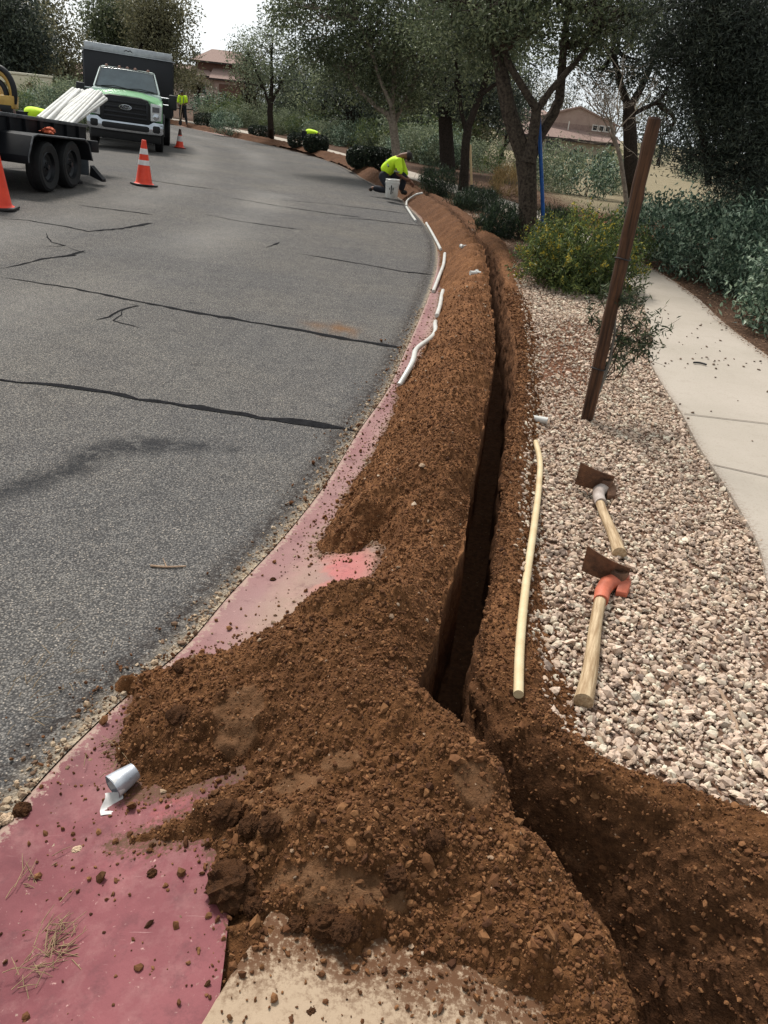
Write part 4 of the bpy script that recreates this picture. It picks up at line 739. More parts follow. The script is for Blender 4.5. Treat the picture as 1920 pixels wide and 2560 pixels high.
LF_OLV = leafmat('dusty olive leaf', c(85, 85, 65), c(117, 114, 85), c(154, 148, 114), .6, .25, .5)
LF_SAP = leafmat('sapling leaf', c(40, 52, 36), c(66, 78, 52), c(104, 112, 80), .5, .25, 3)
LF_DRY = leafmat('dry weed', c(120, 100, 68), c(150, 126, 84), c(172, 150, 106), .8, .2, 2)
BARKD = mat('dark bark', c(58, 50, 44), c(34, 29, 26), 22, .9, .9, 40, spec=.1); BARKP = mat('pale bark', c(150, 138, 124), c(104, 94, 84), 18, .85, .6, 50, spec=.1)
def PX(lst, y): return [(A(a, b, y), q) for a, b, q in lst]
B_ = lambda a, b, y, R3, k: (A(a, b, y), R3, k)
# the forked tree by the ridge
y1 = 13.2; g1 = W(1138, 520, .08)
tree('forked_tree', 'forked rough-barked tree by the ridge with the blue shovel against it', 'tree',
     [((g1[0], y1, -.05), .19)]+PX([(1139, 490, .155), (1140, 440, .145), (1139, 390, .145), (1136, 345, .165)], y1),
     [PX([(1136, 348, .14), (1118, 300, .125), (1100, 245, .12), (1090, 195, .11), (1078, 130, .09), (1060, 60, .07), (1040, -40, .05)], y1), PX([(1140, 350, .11), (1150, 305, .085), (1156, 262, .08), (1160, 225, .07)], y1-.1),
      PX([(1158, 235, .06), (1130, 190, .055), (1100, 140, .05), (1085, 100, .045), (1068, 55, .04), (1062, 0, .03)], y1-.15), PX([(1158, 240, .055), (1190, 195, .05), (1230, 150, .045), (1262, 112, .04), (1290, 60, .03)], y1-.1),
      PX([(1142, 345, .11), (1165, 290, .1), (1195, 245, .085), (1208, 215, .075), (1212, 170, .07), (1218, 90, .055), (1230, 0, .045)], y1+.25)],
     [B_(1200, -20, y1, (1.1, 1.0, .45), 42), B_(1080, 10, y1-.4, (.9, 1.0, .5), 40), B_(1300, 20, y1, (.8, .9, .5), 34), B_(980, 20, y1+.3, (.6, .8, .5), 22), B_(1130, -160, y1, (1.9, 1.6, .8), 60), B_(1250, 95, y1+.3, (.5, .5, .3), 14), B_(1040, 95, y1+.3, (.45, .6, .35), 16), B_(1380, 0, y1+.4, (.5, .6, .5), 16), B_(1130, 60, y1-.6, (.5, .5, .28), 14)],
     LF_OAK, BARK, .075, .032, 101, per=74, cl=.18)
# slim leaning tree
y2_ = 21.7
tree('leaning_tree', 'slim dark tree leaning toward the forked one beside the digging tool', 'tree', [(W(1000, 416, .08), .15)]+PX([(1003, 370, .12), (1006, 310, .11), (1012, 270, .1)], y2_),
     [PX([(1012, 272, .09), (1026, 235, .085), (1044, 190, .08), (1056, 140, .06), (1064, 70, .05)], y2_), PX([(1008, 290, .06), (996, 240, .05), (990, 170, .045), (980, 90, .04)], y2_+.3), PX([(1040, 205, .05), (1065, 185, .045), (1090, 172, .03)], y2_-.2)],
     [B_(1010, 95, y2_, (1.2, 1.2, .7), 34), B_(1075, 140, y2_, (.8, .9, .6), 18), B_(1050, 20, y2_, (1.5, 1.4, .8), 40), B_(960, 50, y2_+.5, (1.1, 1.1, .8), 28), B_(1095, 60, y2_, (.9, .9, .7), 22), B_(985, 190, y2_+.4, (.6, .6, .4), 8)], LF_OAK, BARKD, .09, .04, 102, per=76, cl=.27)
# many-stemmed tree behind the crouching worker
y3 = 24.5
tree('broad_tree', 'broad green tree with pale crooked trunk standing behind the crouching worker', 'tree', [(W(858, 385, .08), .17)]+PX([(857, 345, .13), (853, 300, .12), (848, 262, .12)], y3),
     [PX([(849, 268, .08), (835, 245, .075), (815, 232, .06), (780, 200, .05), (740, 150, .045)], y3), PX([(849, 266, .09), (846, 225, .08), (852, 180, .07), (850, 110, .06)], y3), PX([(850, 270, .07), (866, 235, .06), (890, 190, .055), (915, 120, .045)], y3+.3), PX([(846, 230, .06), (820, 170, .05), (800, 100, .05), (770, 40, .04)], y3-.3)],
     [B_(700, 40, y3, (1.35, 1.3, .9), 46), B_(800, 70, y3, (1.4, 1.4, 1.0), 60), B_(880, 120, y3, (1.3, 1.3, .95), 50), B_(760, 140, y3+.4, (1.1, 1.1, .75), 36), B_(900, 20, y3, (1.6, 1.5, 1.0), 56), B_(630, 15, y3, (.75, .8, .45), 18), B_(950, 150, y3+.6, (.9, .9, .8), 24), B_(835, 195, y3+.4, (1.0, .9, .5), 24), B_(760, -60, y3, (2.2, 2.0, 1.0), 50), B_(680, 110, y3+.3, (.7, .7, .5), 14), B_(895, 225, y3+1, (.6, .6, .4), 10)], LF_OAK, BARKP, .1, .045, 103, per=84, cl=.27)
y6 = 31
tree('far_tree', 'thick dark-trunked tree between the broad tree and the leaning tree', 'tree', [(W(967, 372, .05), .3)]+PX([(965, 320, .27), (962, 270, .25), (960, 230, .22)], y6), [PX([(960, 235, .18), (945, 180, .14), (930, 120, .1)], y6), PX([(960, 235, .16), (985, 180, .13), (1010, 110, .1)], y6)],
     [B_(960, 160, y6, (2.0, 2, 1.3), 36), B_(1030, 180, y6, (1.4, 1.4, 1.1), 22), B_(900, 190, y6+1, (1.5, 1.5, 1.0), 22), B_(990, 70, y6, (2.6, 2.2, 1.6), 40), B_(1080, 220, y6+1, (1.2, 1.2, .8), 14)], LF_DK, BARKD, .15, .06, 104, per=105, cl=.4)
# slender kerbside tree, farther
y4 = 39.5
tree('slender_tree', 'slender kerbside tree with airy pale crown standing in gravel beyond the round bush', 'tree', [(W(585, 304, .08), .17)]+PX([(585, 275, .14), (583, 240, .13), (586, 205, .11)], y4), [PX([(585, 215, .1), (588, 170, .08), (586, 120, .06), (590, 80, .03)], y4), PX([(584, 235, .07), (570, 190, .06), (552, 150, .05), (535, 115, .03)], y4), PX([(585, 225, .07), (608, 180, .06), (630, 140, .05), (650, 120, .03)], y4)],
     [B_(585, 110, y4, (1.5, 1.4, .9), 30), B_(540, 130, y4, (1.1, 1.1, .8), 20), B_(635, 140, y4, (1.2, 1.2, .9), 22), B_(600, 175, y4, (1.3, 1.2, .7), 20), B_(555, 185, y4, (.9, .9, .6), 12), B_(570, 75, y4, (.9, .9, .5), 10)], LF_GRY, BARKD, .12, .05, 105, per=46, cl=.3)
# dark trunk tree behind stake, bare tree
y7 = 24
tree('dark_trunk_tree', 'upright black-trunked tree seen just behind the top of the wooden stake', 'tree', [(W(1368, 422, .05), .24)]+PX([(1363, 380, .2), (1362, 320, .19), (1360, 270, .18), (1358, 225, .15)], y7), [PX([(1358, 235, .11), (1340, 180, .09), (1325, 120, .07)], y7), PX([(1358, 235, .11), (1385, 190, .09), (1412, 130, .07)], y7), PX([(1360, 250, .07), (1420, 220, .05), (1440, 200, .04)], y7)],
     [B_(1340, 110, y7, (1.3, 1.3, 1), 24), B_(1420, 100, y7, (1.3, 1.3, 1.1), 26), B_(1300, 160, y7+.5, (.8, .8, .6), 10), B_(1380, 20, y7, (2.2, 1.8, 1), 36), B_(1440, 190, y7, (.8, .9, .7), 14), B_(1440, 290, y7+2, (.8, .8, .7), 12), B_(1290, 60, y7, (1.2, 1.2, .8), 18)], LF_DK, BARKD, .1, .045, 106, per=80, cl=.3)
y9 = 15.5; g9 = W(1356, 470, .05)
def bare():
    r = np.random.default_rng(9); base = (A(1354, 470, y9)); t = thing('bare_tree', 'leafless pale-twigged small tree between the blue shovel and the stake', 'tree', (base[0], y9, .02)); b0 = np.array((base[0], y9, .02)); mb = MB(); mt = MB()
    tr = PX([(1356, 468, .045), (1350, 410, .042), (1340, 340, .038), (1326, 295, .032), (1318, 262, .026)], y9); mt.tube([p-b0 for p, _ in tr], [q for _, q in tr], 8, cap=False); mt.build('trunk', BARKP, t, smooth=True)
    def grow(p, d, L_, r_, dep):
        P = [p]; q = p
        for i in range(4): d = d+r.normal(size=3)*.16; d[2] += .03; d /= np.linalg.norm(d); q = q+d*L_/4; P.append(q)
        mb.tube([s-b0 for s in P], np.linspace(r_, r_*.5, 5), 4, cap=False)
        if dep:
            for i in range(3+(dep > 1)): nd = d+r.normal(size=3)*.75; grow(P[r.integers(1, 5)], nd/np.linalg.norm(nd), L_*r.uniform(.5, .8), r_*.5, dep-1)
    for a, b in ((1285, 190), (1240, 210), (1350, 200), (1390, 180), (1300, 130), (1255, 160), (1330, 90)):
        e = A(a, b, y9+r.normal()*.4); s = tr[r.integers(2, 5)][0]; d = e-s; L_ = np.linalg.norm(d); grow(s, d/L_, L_*.75, .014, 3)
    for a, b in ((1250, 290), (1280, 335), (1410, 330)): e = A(a, b, y9); s = tr[3][0]; d = e-s; L_ = np.linalg.norm(d); grow(s, d/L_, L_*.8, .008, 1)
    mb.build('branches', BARKP, t)
bare()
# dark dense tree over the path, foreground side
y8 = 11.2
tree('dense_dark_tree', 'dense dark feathery evergreen tree overhanging the silver shrubs by the path', 'tree', [((5.0, 12.4, -.1), .16), ((4.9, 12.3, .8), .13), ((4.7, 12.2, 1.7), .12), ((4.6, 12.1, 2.6), .1)], [PX([(1530, 400, .05), (1528, 340, .05), (1520, 300, .045), (1508, 262, .04), (1500, 210, .03)], y8+.6), [((4.6, 12.1, 2.5), .08), (A(1600, 150, y8+.5), .06), (A(1560, 40, y8+.3), .05)]],
     [B_(1610, 50, y8, (.85, .9, .6), 60), B_(1500, 40, y8+.4, (.75, .8, .55), 44), B_(1640, 230, y8, (.65, .8, .6), 46), B_(1555, 190, y8+.5, (.55, .7, .5), 34), B_(1625, 390, y8+.1, (.55, .6, .45), 34), B_(1530, 120, y8+.5, (.6, .7, .5), 34), B_(1660, 130, y8-.2, (.7, .7, .6), 36), B_(1480, 130, y8+1, (.4, .5, .4), 12), B_(1560, -110, y8, (1.5, 1.4, .6), 40), B_(1490, 330, y8+1.2, (.35, .5, .35), 10), B_(1570, 330, y8+.8, (.5, .6, .45), 26), B_(1720, 300, y8, (.6, .8, .9), 24)], LF_DK, BARKD, .07, .017, 108, per=170, cl=.18, upz=.1, twr=.008)
# sapling tied to the stake
def sapling():
    p = S(1277, 905); y0 = p[1]+.02; t = thing('sapling', 'thin sapling with narrow grey-green leaves tied to the wooden stake', 'sapling', p); r = np.random.default_rng(31); mt = MB(); sg = []; C_ = []
    tr = PX([(1278, 905, .012), (1288, 860, .0115), (1304, 820, .011), (1318, 775, .0095), (1328, 720, .008), (1330, 650, .006), (1338, 590, .004)], y0); mt.tube([q-p for q, _ in tr], [q for _, q in tr], 8, cap=False); mt.build('trunk', mat('sapling bark', c(128, 124, 116), c(98, 94, 88), 20, .8), t, smooth=True)
    ends = [(1440, 660, .25), (1425, 700, .15), (1400, 640, .3), (1412, 745, .05), (1395, 690, .1), (1380, 590, .3), (1440, 750, .1), (1300, 640, .2), (1290, 700, .1), (1345, 560, .3), (1415, 770, .0), (1365, 650, -.2), (1350, 620, .1), (1400, 720, .3), (1270, 640, .1), (1405, 610, .2)]
    for i, (a, b, dy) in enumerate(ends):
        s = tr[2+i % 4][0]; e = A(a, b, y0+dy); P = bend(s, e, r, 6, .1); sg.append(([q-p for q in P], np.linspace(.0045, .0012, 7)))
        for k in range(3):
            q = P[2+k]; e2 = q+(e-s)*.25+r.normal(size=3)*.06; sg.append(([q-p, (q+e2)/2-p+r.normal(size=3)*.01, e2-p], [.002, .0015, .0008])); C_ += [q+(e2-q)*u for u in r.random(7)]
        for k in range(1, 6): C_ += [P[k]+(P[k+1]-P[k])*u for u in r.random(9 if b > 640 else 6)]
    tubes(sg, 4).build('branches', BARK, t); C_ = np.array(C_)-p; C_ = C_+r.normal(size=C_.shape)*.012; v, f = leaves(C_, .052, .011, r, .35); big('foliage', v, f, LF_SAP, t)
    mb = MB(); k = A(1318, 700, y0)-p; mb.tube([k+(-.03, -.01, 0), k+(.01, -.02, .004), k+(.02, .01, 0)], .008, 6); mb.build('rubber_tie', BLK, t, smooth=True)
sapling()
# yellow flowering bush and neighbours
def ybush():
    p = W(1225, 640, .1); p = np.array((p[0]+.15, p[1]+.55, .1)); r = np.random.default_rng(41); t = thing('flowering_bush', 'spreading green bush covered in yellow blossom beside the ridge and path', 'bush', p)
    n = 240; d = r.normal(size=(n, 3)); d[:, 2] = np.abs(d[:, 2])*.8+.1; d /= np.linalg.norm(d, axis=1)[:, None]; tip = d*np.array((.84, .78, .92))*r.uniform(.75, 1.08, (n, 1)); tip[:, 2] += .02; L_ = []; F_ = []; sg = []
    for q in tip:
        P = bend(q*.12, q, r, 5, .1); sg.append((P, [.006, .005, .004, .003, .002, .001]))
        for k in range(2, 6):
            m = 20; L_.append(P[k]+(P[max(k-1, 0)]-P[k])*r.random((m, 1))+r.normal(size=(m, 3))*.03)
        if r.random() < (.62 if q[2] > .25 else .3): F_.append(P[5]+(P[4]-P[5])*r.random((13, 1))*1.3+r.normal(size=(13, 3))*.011)
    tubes(sg, 3).build('stems', BARK, t); v, f = leaves(np.concatenate(L_), .055, .016, r, .5, np.repeat(np.ones((1, 3))*0, sum(len(x) for x in L_), 0)); big('foliage', v, f, LF_YEL, t); v, f = leaves(np.concatenate(F_), .032, .02, r, .3); big('blossom', v, f, LF_FLW, t)
ybush()
shrub('green_bush', 'low green bush joined behind the yellow-flowering one', 'bush', W(1290, 570, .1)+np.array((.0, .4, 0)), (.85, .85, .6), 4600, LF_YEL, .065, .02, 51, upz=.7)
def silver(a, b, R3, n, seed, lab, lm=LF_SIL):
    return shrub('silver_shrub', lab, 'shrub', W(a, b, .1), R3, n, lm, .07, .028, seed, 'silver-leaved shrubs beside the path', upz=.5, stems=14)
silver(1640, 640, (.75, .7, 1.05), 7000, 61, 'pale silver-leaved shrub spilling toward the path, brightest of its row')
silver(1530, 600, (.85, .8, .95), 7000, 62, 'silver-green shrub in the middle of its row by the path')
silver(1440, 560, (.9, .8, .85), 6000, 63, 'silver-green shrub farthest along the path, under the dry lawn', LF_SIL)
silver(1660, 520, (.9, .9, 1.5), 6500, 64, 'taller dull green shrub behind the brightest silver one', LF_GRY)
silver(1700, 720, (.6, .6, .9), 4000, 65, 'silver shrub cut by the photo edge beside the path')
silver(1590, 500, (.9, .9, 1.3), 5000, 66, 'dull dark shrub directly under the dense dark evergreen', LF_DK)
# dark spiky shrubs by the ridge
def spiky(a, b, R3, n, seed, lab): return shrub('rosemary_bush', lab, 'bush', W(a, b, .1)+np.array((0, R3[1]*.6, 0)), R3, n, leaf_spk, .11, .012, seed, 'dark fine-leaved bushes along the ridge', upz=1.1, stems=6)
leaf_spk = leafmat('dark needle', c(27, 39, 30), c(46, 62, 43), c(75, 91, 59), .5, .15, 2.5)
spiky(945, 426, (.46, .45, .62), 3600, 71, 'dark spiky bush beside the crouching worker'); spiky(1030, 459, (.58, .5, .4), 4000, 72, 'low wide dark bush in front of the slim leaning tree'); spiky(1083, 517, (.45, .42, .46), 3600, 73, 'dark bush touching the trunk of the forked tree'); spiky(1196, 512, (.42, .42, .42), 2200, 74, 'dark bush at the foot of the blue shovel')
# clipped bushes
def clipped(a, b, R3, n, seed, lab, dy=.5):
    r = np.random.default_rng(seed); p = W(a, b, .1)+np.array((0, R3[1]*dy, 0)); t = thing('clipped_bush', lab, 'bush', p, 0, 'dark clipped bushes along the kerb'); R3 = np.array(R3); d = r.normal(size=(n, 3)); d /= (np.abs(d)**3.2).sum(1)[:, None]**(1/3.2); d *= 1-.3*r.random((n, 1))**1.5; q = d*R3*np.array((1, 1, .5))+np.array((0, 0, R3[2]*.5)); q[:, :2] *= (1-.14*np.clip(.5-q[:, 2:3]/R3[2], 0, 1)); q[:, 2] = np.clip(q[:, 2], .02, None)
    v, f = leaves(q, .075, .05, r, .0); big('foliage', v, f, LF_CLIP, t); mb = MB(); mb.tube([(0, 0, -.05), (0, 0, .3)], .05, 7); mb.build('stem', BARKD, t)
clipped(680, 331, (.5, .45, .66), 5200, 81, 'tall clipped dark bush with a worker bent behind it'); clipped(644, 322, (.5, .45, .6), 3000, 82, 'clipped dark bush just beyond the tall clipped one', .8); clipped(800, 370, (.8, .6, .68), 9000, 83, 'widest clipped bush, brownish topped, near the crouching worker'); clipped(562, 298, (.65, .6, .55), 3000, 84, 'low clipped dark bush at the foot of the slender tree'); clipped(445, 276, (.75, .7, .75), 3000, 85, 'clipped dark bush nearest the standing worker')
shrub('feathery_bush', 'loose blue-green bush between two clipped dark ones near the standing worker', 'bush', W(489, 290, .1), (.75, .7, .95), 2600, LF_SIL, .1, .03, 86)
# belt of grey-green shrubs behind the path
protos = [shrub('grey_shrub', 'grey-green shrub in the dense belt of shrubs beyond the path', 'shrub', (0, 0, -50), (1.0, .9, 1.25), 1700, LF_GRY, .11, .04, 200, 'belt of shrubs beyond the path', stems=5), shrub('grey_shrub', 'grey-green shrub in the dense belt of shrubs beyond the path', 'shrub', (0, 0, -50), (.9, .9, 1.1), 1700, LF_SIL, .11, .04, 201, 'belt of shrubs beyond the path', stems=5), shrub('grey_shrub', 'grey-green shrub in the dense belt of shrubs beyond the path', 'shrub', (0, 0, -50), (1.0, .9, 1.3), 1500, LF_YEL, .12, .03, 202, 'belt of shrubs beyond the path', stems=5)]
def belt():
    r = np.random.default_rng(77); k = 0; used = set()
    for i in range(74):
        a = 395+640*r.random()**.9; yb = np.interp(a, [390, 480, 560, 640, 720, 800, 880, 1000], [260, 271, 283, 295, 310, 326, 345, 366]); dep = r.random()**1.4*9*np.interp(a, [400, 1000], [1.3, .8]); p = W(a, yb, .1); p = p+np.array((-.1*dep, dep, 0))
        if p[0] < float(paR(np.clip(p[1], 0, 71)))+.9: p[0] = float(paR(np.clip(p[1], 0, 71)))+.9+r.random()
        j = r.choice(3, p=(.5, .3, .2)); o = protos[j] if j not in used else copy_tree(protos[j]); used.add(j); s = r.uniform(.75, 1.15)*np.interp(dep, [0, 9], [.9, 1.15]); o.location = (p[0], p[1], .06); o.scale = (s*1.1, s*1.1, s*r.uniform(.8, 1.05)); o.rotation_euler = (0, 0, r.random()*6.28)
    for i in range(34):
        a = 420+640*r.random(); yb = np.interp(a, [390, 480, 560, 640, 720, 800, 880, 1000], [260, 271, 283, 295, 310, 326, 345, 366]); p = W(a, yb, .1); dep = 7+9*r.random(); j = r.choice(3, p=(.45, .25, .3)); o = copy_tree(protos[j]); s = r.uniform(1.5, 2.1); o.location = (p[0]-.1*dep, p[1]+dep, 0); o.scale = (s*1.2, s*1.1, s*r.uniform(.75, .95)); o.rotation_euler = (0, 0, r.random()*6.28)
    # mid-ground shrubs in front of the lawn
    for a, b, j, s, lab in ((1262, 425, 1, 1.15, 'rounded green shrub in front of the lawn beneath the house'), (1190, 415, 0, .9, 'grey shrub between the forked trunk and the rounded green shrub'), (1310, 415, 0, .85, 'grey twiggy shrub beside the black-trunked tree'), (1080, 395, 2, .8, 'small shrub behind the slim leaning tree'), (1045, 372, 0, .9, 'grey shrub showing between leaning tree and forked trunk'), (1230, 372, 2, .8, 'pale shrub at the near edge of the lawn below the house'), (1420, 350, 0, 1.4, 'olive shrub at the far side of the dry lawn behind the stake'), (1500, 380, 1, 1.3, 'green shrub under the dense evergreen at the lawn edge')):
        o = copy_tree(protos[j]); p = W(a, b, .05); o.location = (p[0], p[1], float(ground_z(np.array([p[0]]), np.array([min(p[1], 70)]))[0])-.03); o.scale = (s, s, s); o['label'] = lab; o['group'] = 'shrubs about the dry lawn'; o.rotation_euler = (0, 0, a)
    for a, b, j, s, lab in ((1330, 400, 2, 1.1, 'olive shrub at the lawn edge, just beside the stake top'), (1160, 385, 1, 1.0, 'green shrub half hidden by the forked trunk'), (1285, 372, 0, 1.0, 'grey shrub on the lawn under the small house windows'), (1200, 395, 0, 1.1, 'grey shrub directly below the house eave, nearest the blue shovel'), (1345, 350, 2, 1.2, 'far yellowish shrub beside the black-trunked tree')):
        o = copy_tree(protos[j]); p = W(a, b, .05); o.location = (p[0], p[1], float(ground_z(np.array([p[0]]), np.array([min(p[1], 70)]))[0])-.03); o.scale = (s, s, s); o['label'] = lab; o['group'] = 'shrubs about the dry lawn'; o.rotation_euler = (0, 0, a)
    o = shrub('dry_weed', 'tan dry grassy weed beside the forked trunk', 'weed', W(1092, 425, .05), (.5, .5, .7), 1500, LF_DRY, .16, .012, 204, upz=1.4, stems=3)
belt()
# far woods and roadside shrubs on the other side
def simple_tree(name, lab, x, y, h, rr, lm, seed, group=None, trunk_h=.35, n=26, bm=BARKD, Ln=.2, per=44, tr=.16, cl=.42):
    r = np.random.default_rng(seed); z0 = -.2; bl = []
    for i in range(5): a = r.random()*6.28; q = r.random()*rr*.55; bl.append(((x+q*math.cos(a), y+q*math.sin(a), h*(trunk_h+.12)+r.random()*h*(.8-trunk_h)), (rr*.62, rr*.62, h*(1-trunk_h)*.3), n//5))
    return tree(name, lab, 'tree', [((x, y, z0), tr*1.2), ((x+r.normal()*.1, y, h*trunk_h*.5), tr), ((x+r.normal()*.2, y, h*trunk_h), tr*.85)], [], bl, lm, bm, Ln, Ln*.42, seed, group, per=per, cl=cl*rr/2.2, twr=.02)
def woods():
    r = np.random.default_rng(55); GR = 'distant trees of the wood behind the shrub belt'; LB = 'distant tree in the wood behind the belt of shrubs'
    for i, (a, y, h, rr) in enumerate([(640, 58, 4.6, 2.6), (700, 50, 4.4, 2.4), (760, 46, 4.4, 2.4), (810, 52, 5, 2.6), (860, 44, 4.2, 2.3), (920, 46, 5, 2.4), (985, 42, 4.6, 2.3), (1040, 44, 5.5, 2.4), (610, 66, 4.6, 2.8), (540, 62, 4.3, 1.9), (720, 64, 5.6, 3.0), (900, 62, 6.2, 3.2), (1090, 55, 6, 2.6), (1010, 62, 6.5, 3), (800, 70, 6, 3.2)]):
        p = A(a, 300, y); simple_tree('wood_tree', LB, p[0], y, h, rr, (LF_OLV, LF_OAK, LF_DK)[i % 3] if i % 4 else LF_DK, 300+i, GR, trunk_h=.1, n=56, per=64)
    for i, (a, y, h, rr) in enumerate([(1150, 105, 8, 4.2), (1220, 112, 9, 4.6), (1290, 108, 8.5, 4.4), (1360, 100, 9, 4.6), (1430, 80, 7, 3.6), (1500, 62, 6, 3.2), (1570, 50, 5.2, 2.8), (1640, 42, 5, 2.6), (1100, 98, 8, 4)]):
        p = A(a, 320, y); simple_tree('tall_tree', 'tall dark tree in the row closing the view behind the pink house', p[0], y, h, rr, LF_DK if i % 3 else LF_OLV, 340+i, 'tall dark trees behind the pink house', trunk_h=.2, n=34, Ln=.3)
    for i, (a, y, h, rr, lm, lab) in enumerate([(45, 47, 5.6, 2.6, LF_OLV, 'bushy dark tree at the photo edge beyond the trailer'), (110, 52, 5.4, 2.3, LF_OLV, 'olive tree beside the lamp post, beyond the trailer'), (10, 44, 5.2, 2.2, LF_DK, 'darkest tree at the photo edge above the cream box'), (250, 60, 6.8, 2.6, LF_OAK, 'large tree behind the truck box, nearer the lamp post'), (335, 56, 6.8, 2.7, LF_OLV, 'large airy tree rising behind the truck box'), (300, 66, 7.2, 2.6, LF_OAK, 'tree half hidden behind the two large ones over the truck')]):
        p = A(a, 230, y); simple_tree('roadside_tree', lab, p[0], y, h, rr, lm, 370+i, 'trees across the road', trunk_h=.15 if i < 3 else .3, n=130, Ln=.22, per=90, cl=.55)
    for i, (a, b, y, rr, lab) in enumerate([(397, 205, 72, 1.25, 'small round-crowned tree nearest the truck mirror'), (432, 212, 70, 1.3, 'small round-crowned tree in front of the garage house')]):
        p = A(a, b, y); simple_tree('street_tree', lab, p[0], y, 3.6, rr, LF_OLV, 380+i, 'small street trees by the far house', trunk_h=.42, n=26, Ln=.18, tr=.12)
    for i, (a, b, lab) in enumerate([(424, 122, 'distant palm above the house roof, nearer the truck'), (459, 130, 'distant palm above the house roof, farther from the truck')]):
        y = 150; p = A(a, b, y); t = thing('palm_tree', lab, 'palm', (p[0], y, -.4), 0, 'palms far behind the house'); m = MB(); m.tube([(0, 0, 0), (.1, 0, p[2]*.5), (0, 0, p[2])], [.25, .2, .18], 7, cap=False); m.build('trunk', BARKD, t, smooth=True); r2 = np.random.default_rng(i); sg = []
        for k in range(44):
            an = r2.random()*6.28; el = r2.uniform(-.9, 1.1); L_ = 1.5; d = np.array((math.cos(an)*math.cos(el), math.sin(an)*math.cos(el), math.sin(el))); e = np.array((0, 0, p[2]+.4)); sg += [e+d*L_*u+np.array((0, 0, -.5*u*u))+r2.normal(size=3)*.08 for u in np.linspace(.1, 1, 9)]
        v, f = leaves(np.array(sg), .45, .12, r2); big('crown', v, f, LF_DK, t)
    LBH = 'grey-green shrub in the hedge row across the road behind the trailer'
    for i in range(26):
        a = -10+200*r.random(); y = r.uniform(29, 38); p = A(a, 270, y); o = copy_tree(protos[(0, 2, 0, 1)[i % 4]]); s = r.uniform(.95, 1.3)*(.72 if a < 95 else 1); o.location = (p[0], y, .1 if a < 95 else .2); o.scale = (s, s, s*.95); o.rotation_euler = (0, 0, i); o['label'] = LBH; o['group'] = 'hedge row across the road'
woods()
# ------------------------------------------------------------------ houses and street furniture far off
PINK = mat('pink stucco', c(170, 149, 138), c(156, 134, 125), 2, .9, .2, 20, spec=.1); TILE = mat('pinkish roof tile', c(154, 132, 123), c(132, 111, 105), 8, .85, .5, 14, spec=.1); CREAMW = mat('cream stucco', c(178, 164, 150), c(162, 148, 134), 2, .9, .2, 20, spec=.1)
DKT = mat('dark trim', c(52, 42, 40), c(40, 34, 32), 6, .7); GLS = mat('dark glass', c(40, 48, 52), c(28, 34, 38), 3, .12, spec=.6); WHT = mat('white trim', c(214, 210, 204), c(196, 192, 186), 4, .6); BRN = mat('brown garage', c(104, 74, 60), c(90, 62, 52), 4, .7)
def win(t, x0, x1, y, z0, z1, n=1, m=None):
    f = MB(); f.box(x0-.08, x1+.08, y-.06, y-.002, z0-.08, z0); f.box(x0-.08, x1+.08, y-.06, y-.002, z1, z1+.08); f.box(x0-.08, x0, y-.06, y-.002, z0, z1); f.box(x1, x1+.08, y-.06, y-.002, z0, z1)
    for i in range(1, n): q = x0+(x1-x0)*i/n; f.box(q-.03, q+.03, y-.05, y-.002, z0, z1)
    o = f.build('window', m or WHT, t); g = MB(); g.box(x0, x1, y-.03, y-.004, z0, z1); g.build('pane', GLS, o)
def roof(t, x0, x1, y0, y1, z, h, hip, nm='roof', m=None):
    r = MB(); ym = (y0+y1)/2; r.add([(x0, y0, z), (x1, y0, z), (x1, y1, z), (x0, y1, z), (x0+hip, ym, z+h), (x1-hip, ym, z+h)], [(0, 1, 5, 4), (2, 3, 4, 5), (1, 2, 5), (3, 0, 4), (0, 3, 2, 1)]); o = r.build(nm, m or TILE, t); e = MB(); e.box(x0-.02, x1+.02, y0-.06, y0, z-.2, z+.02); e.build('eave', DKT, o); return o
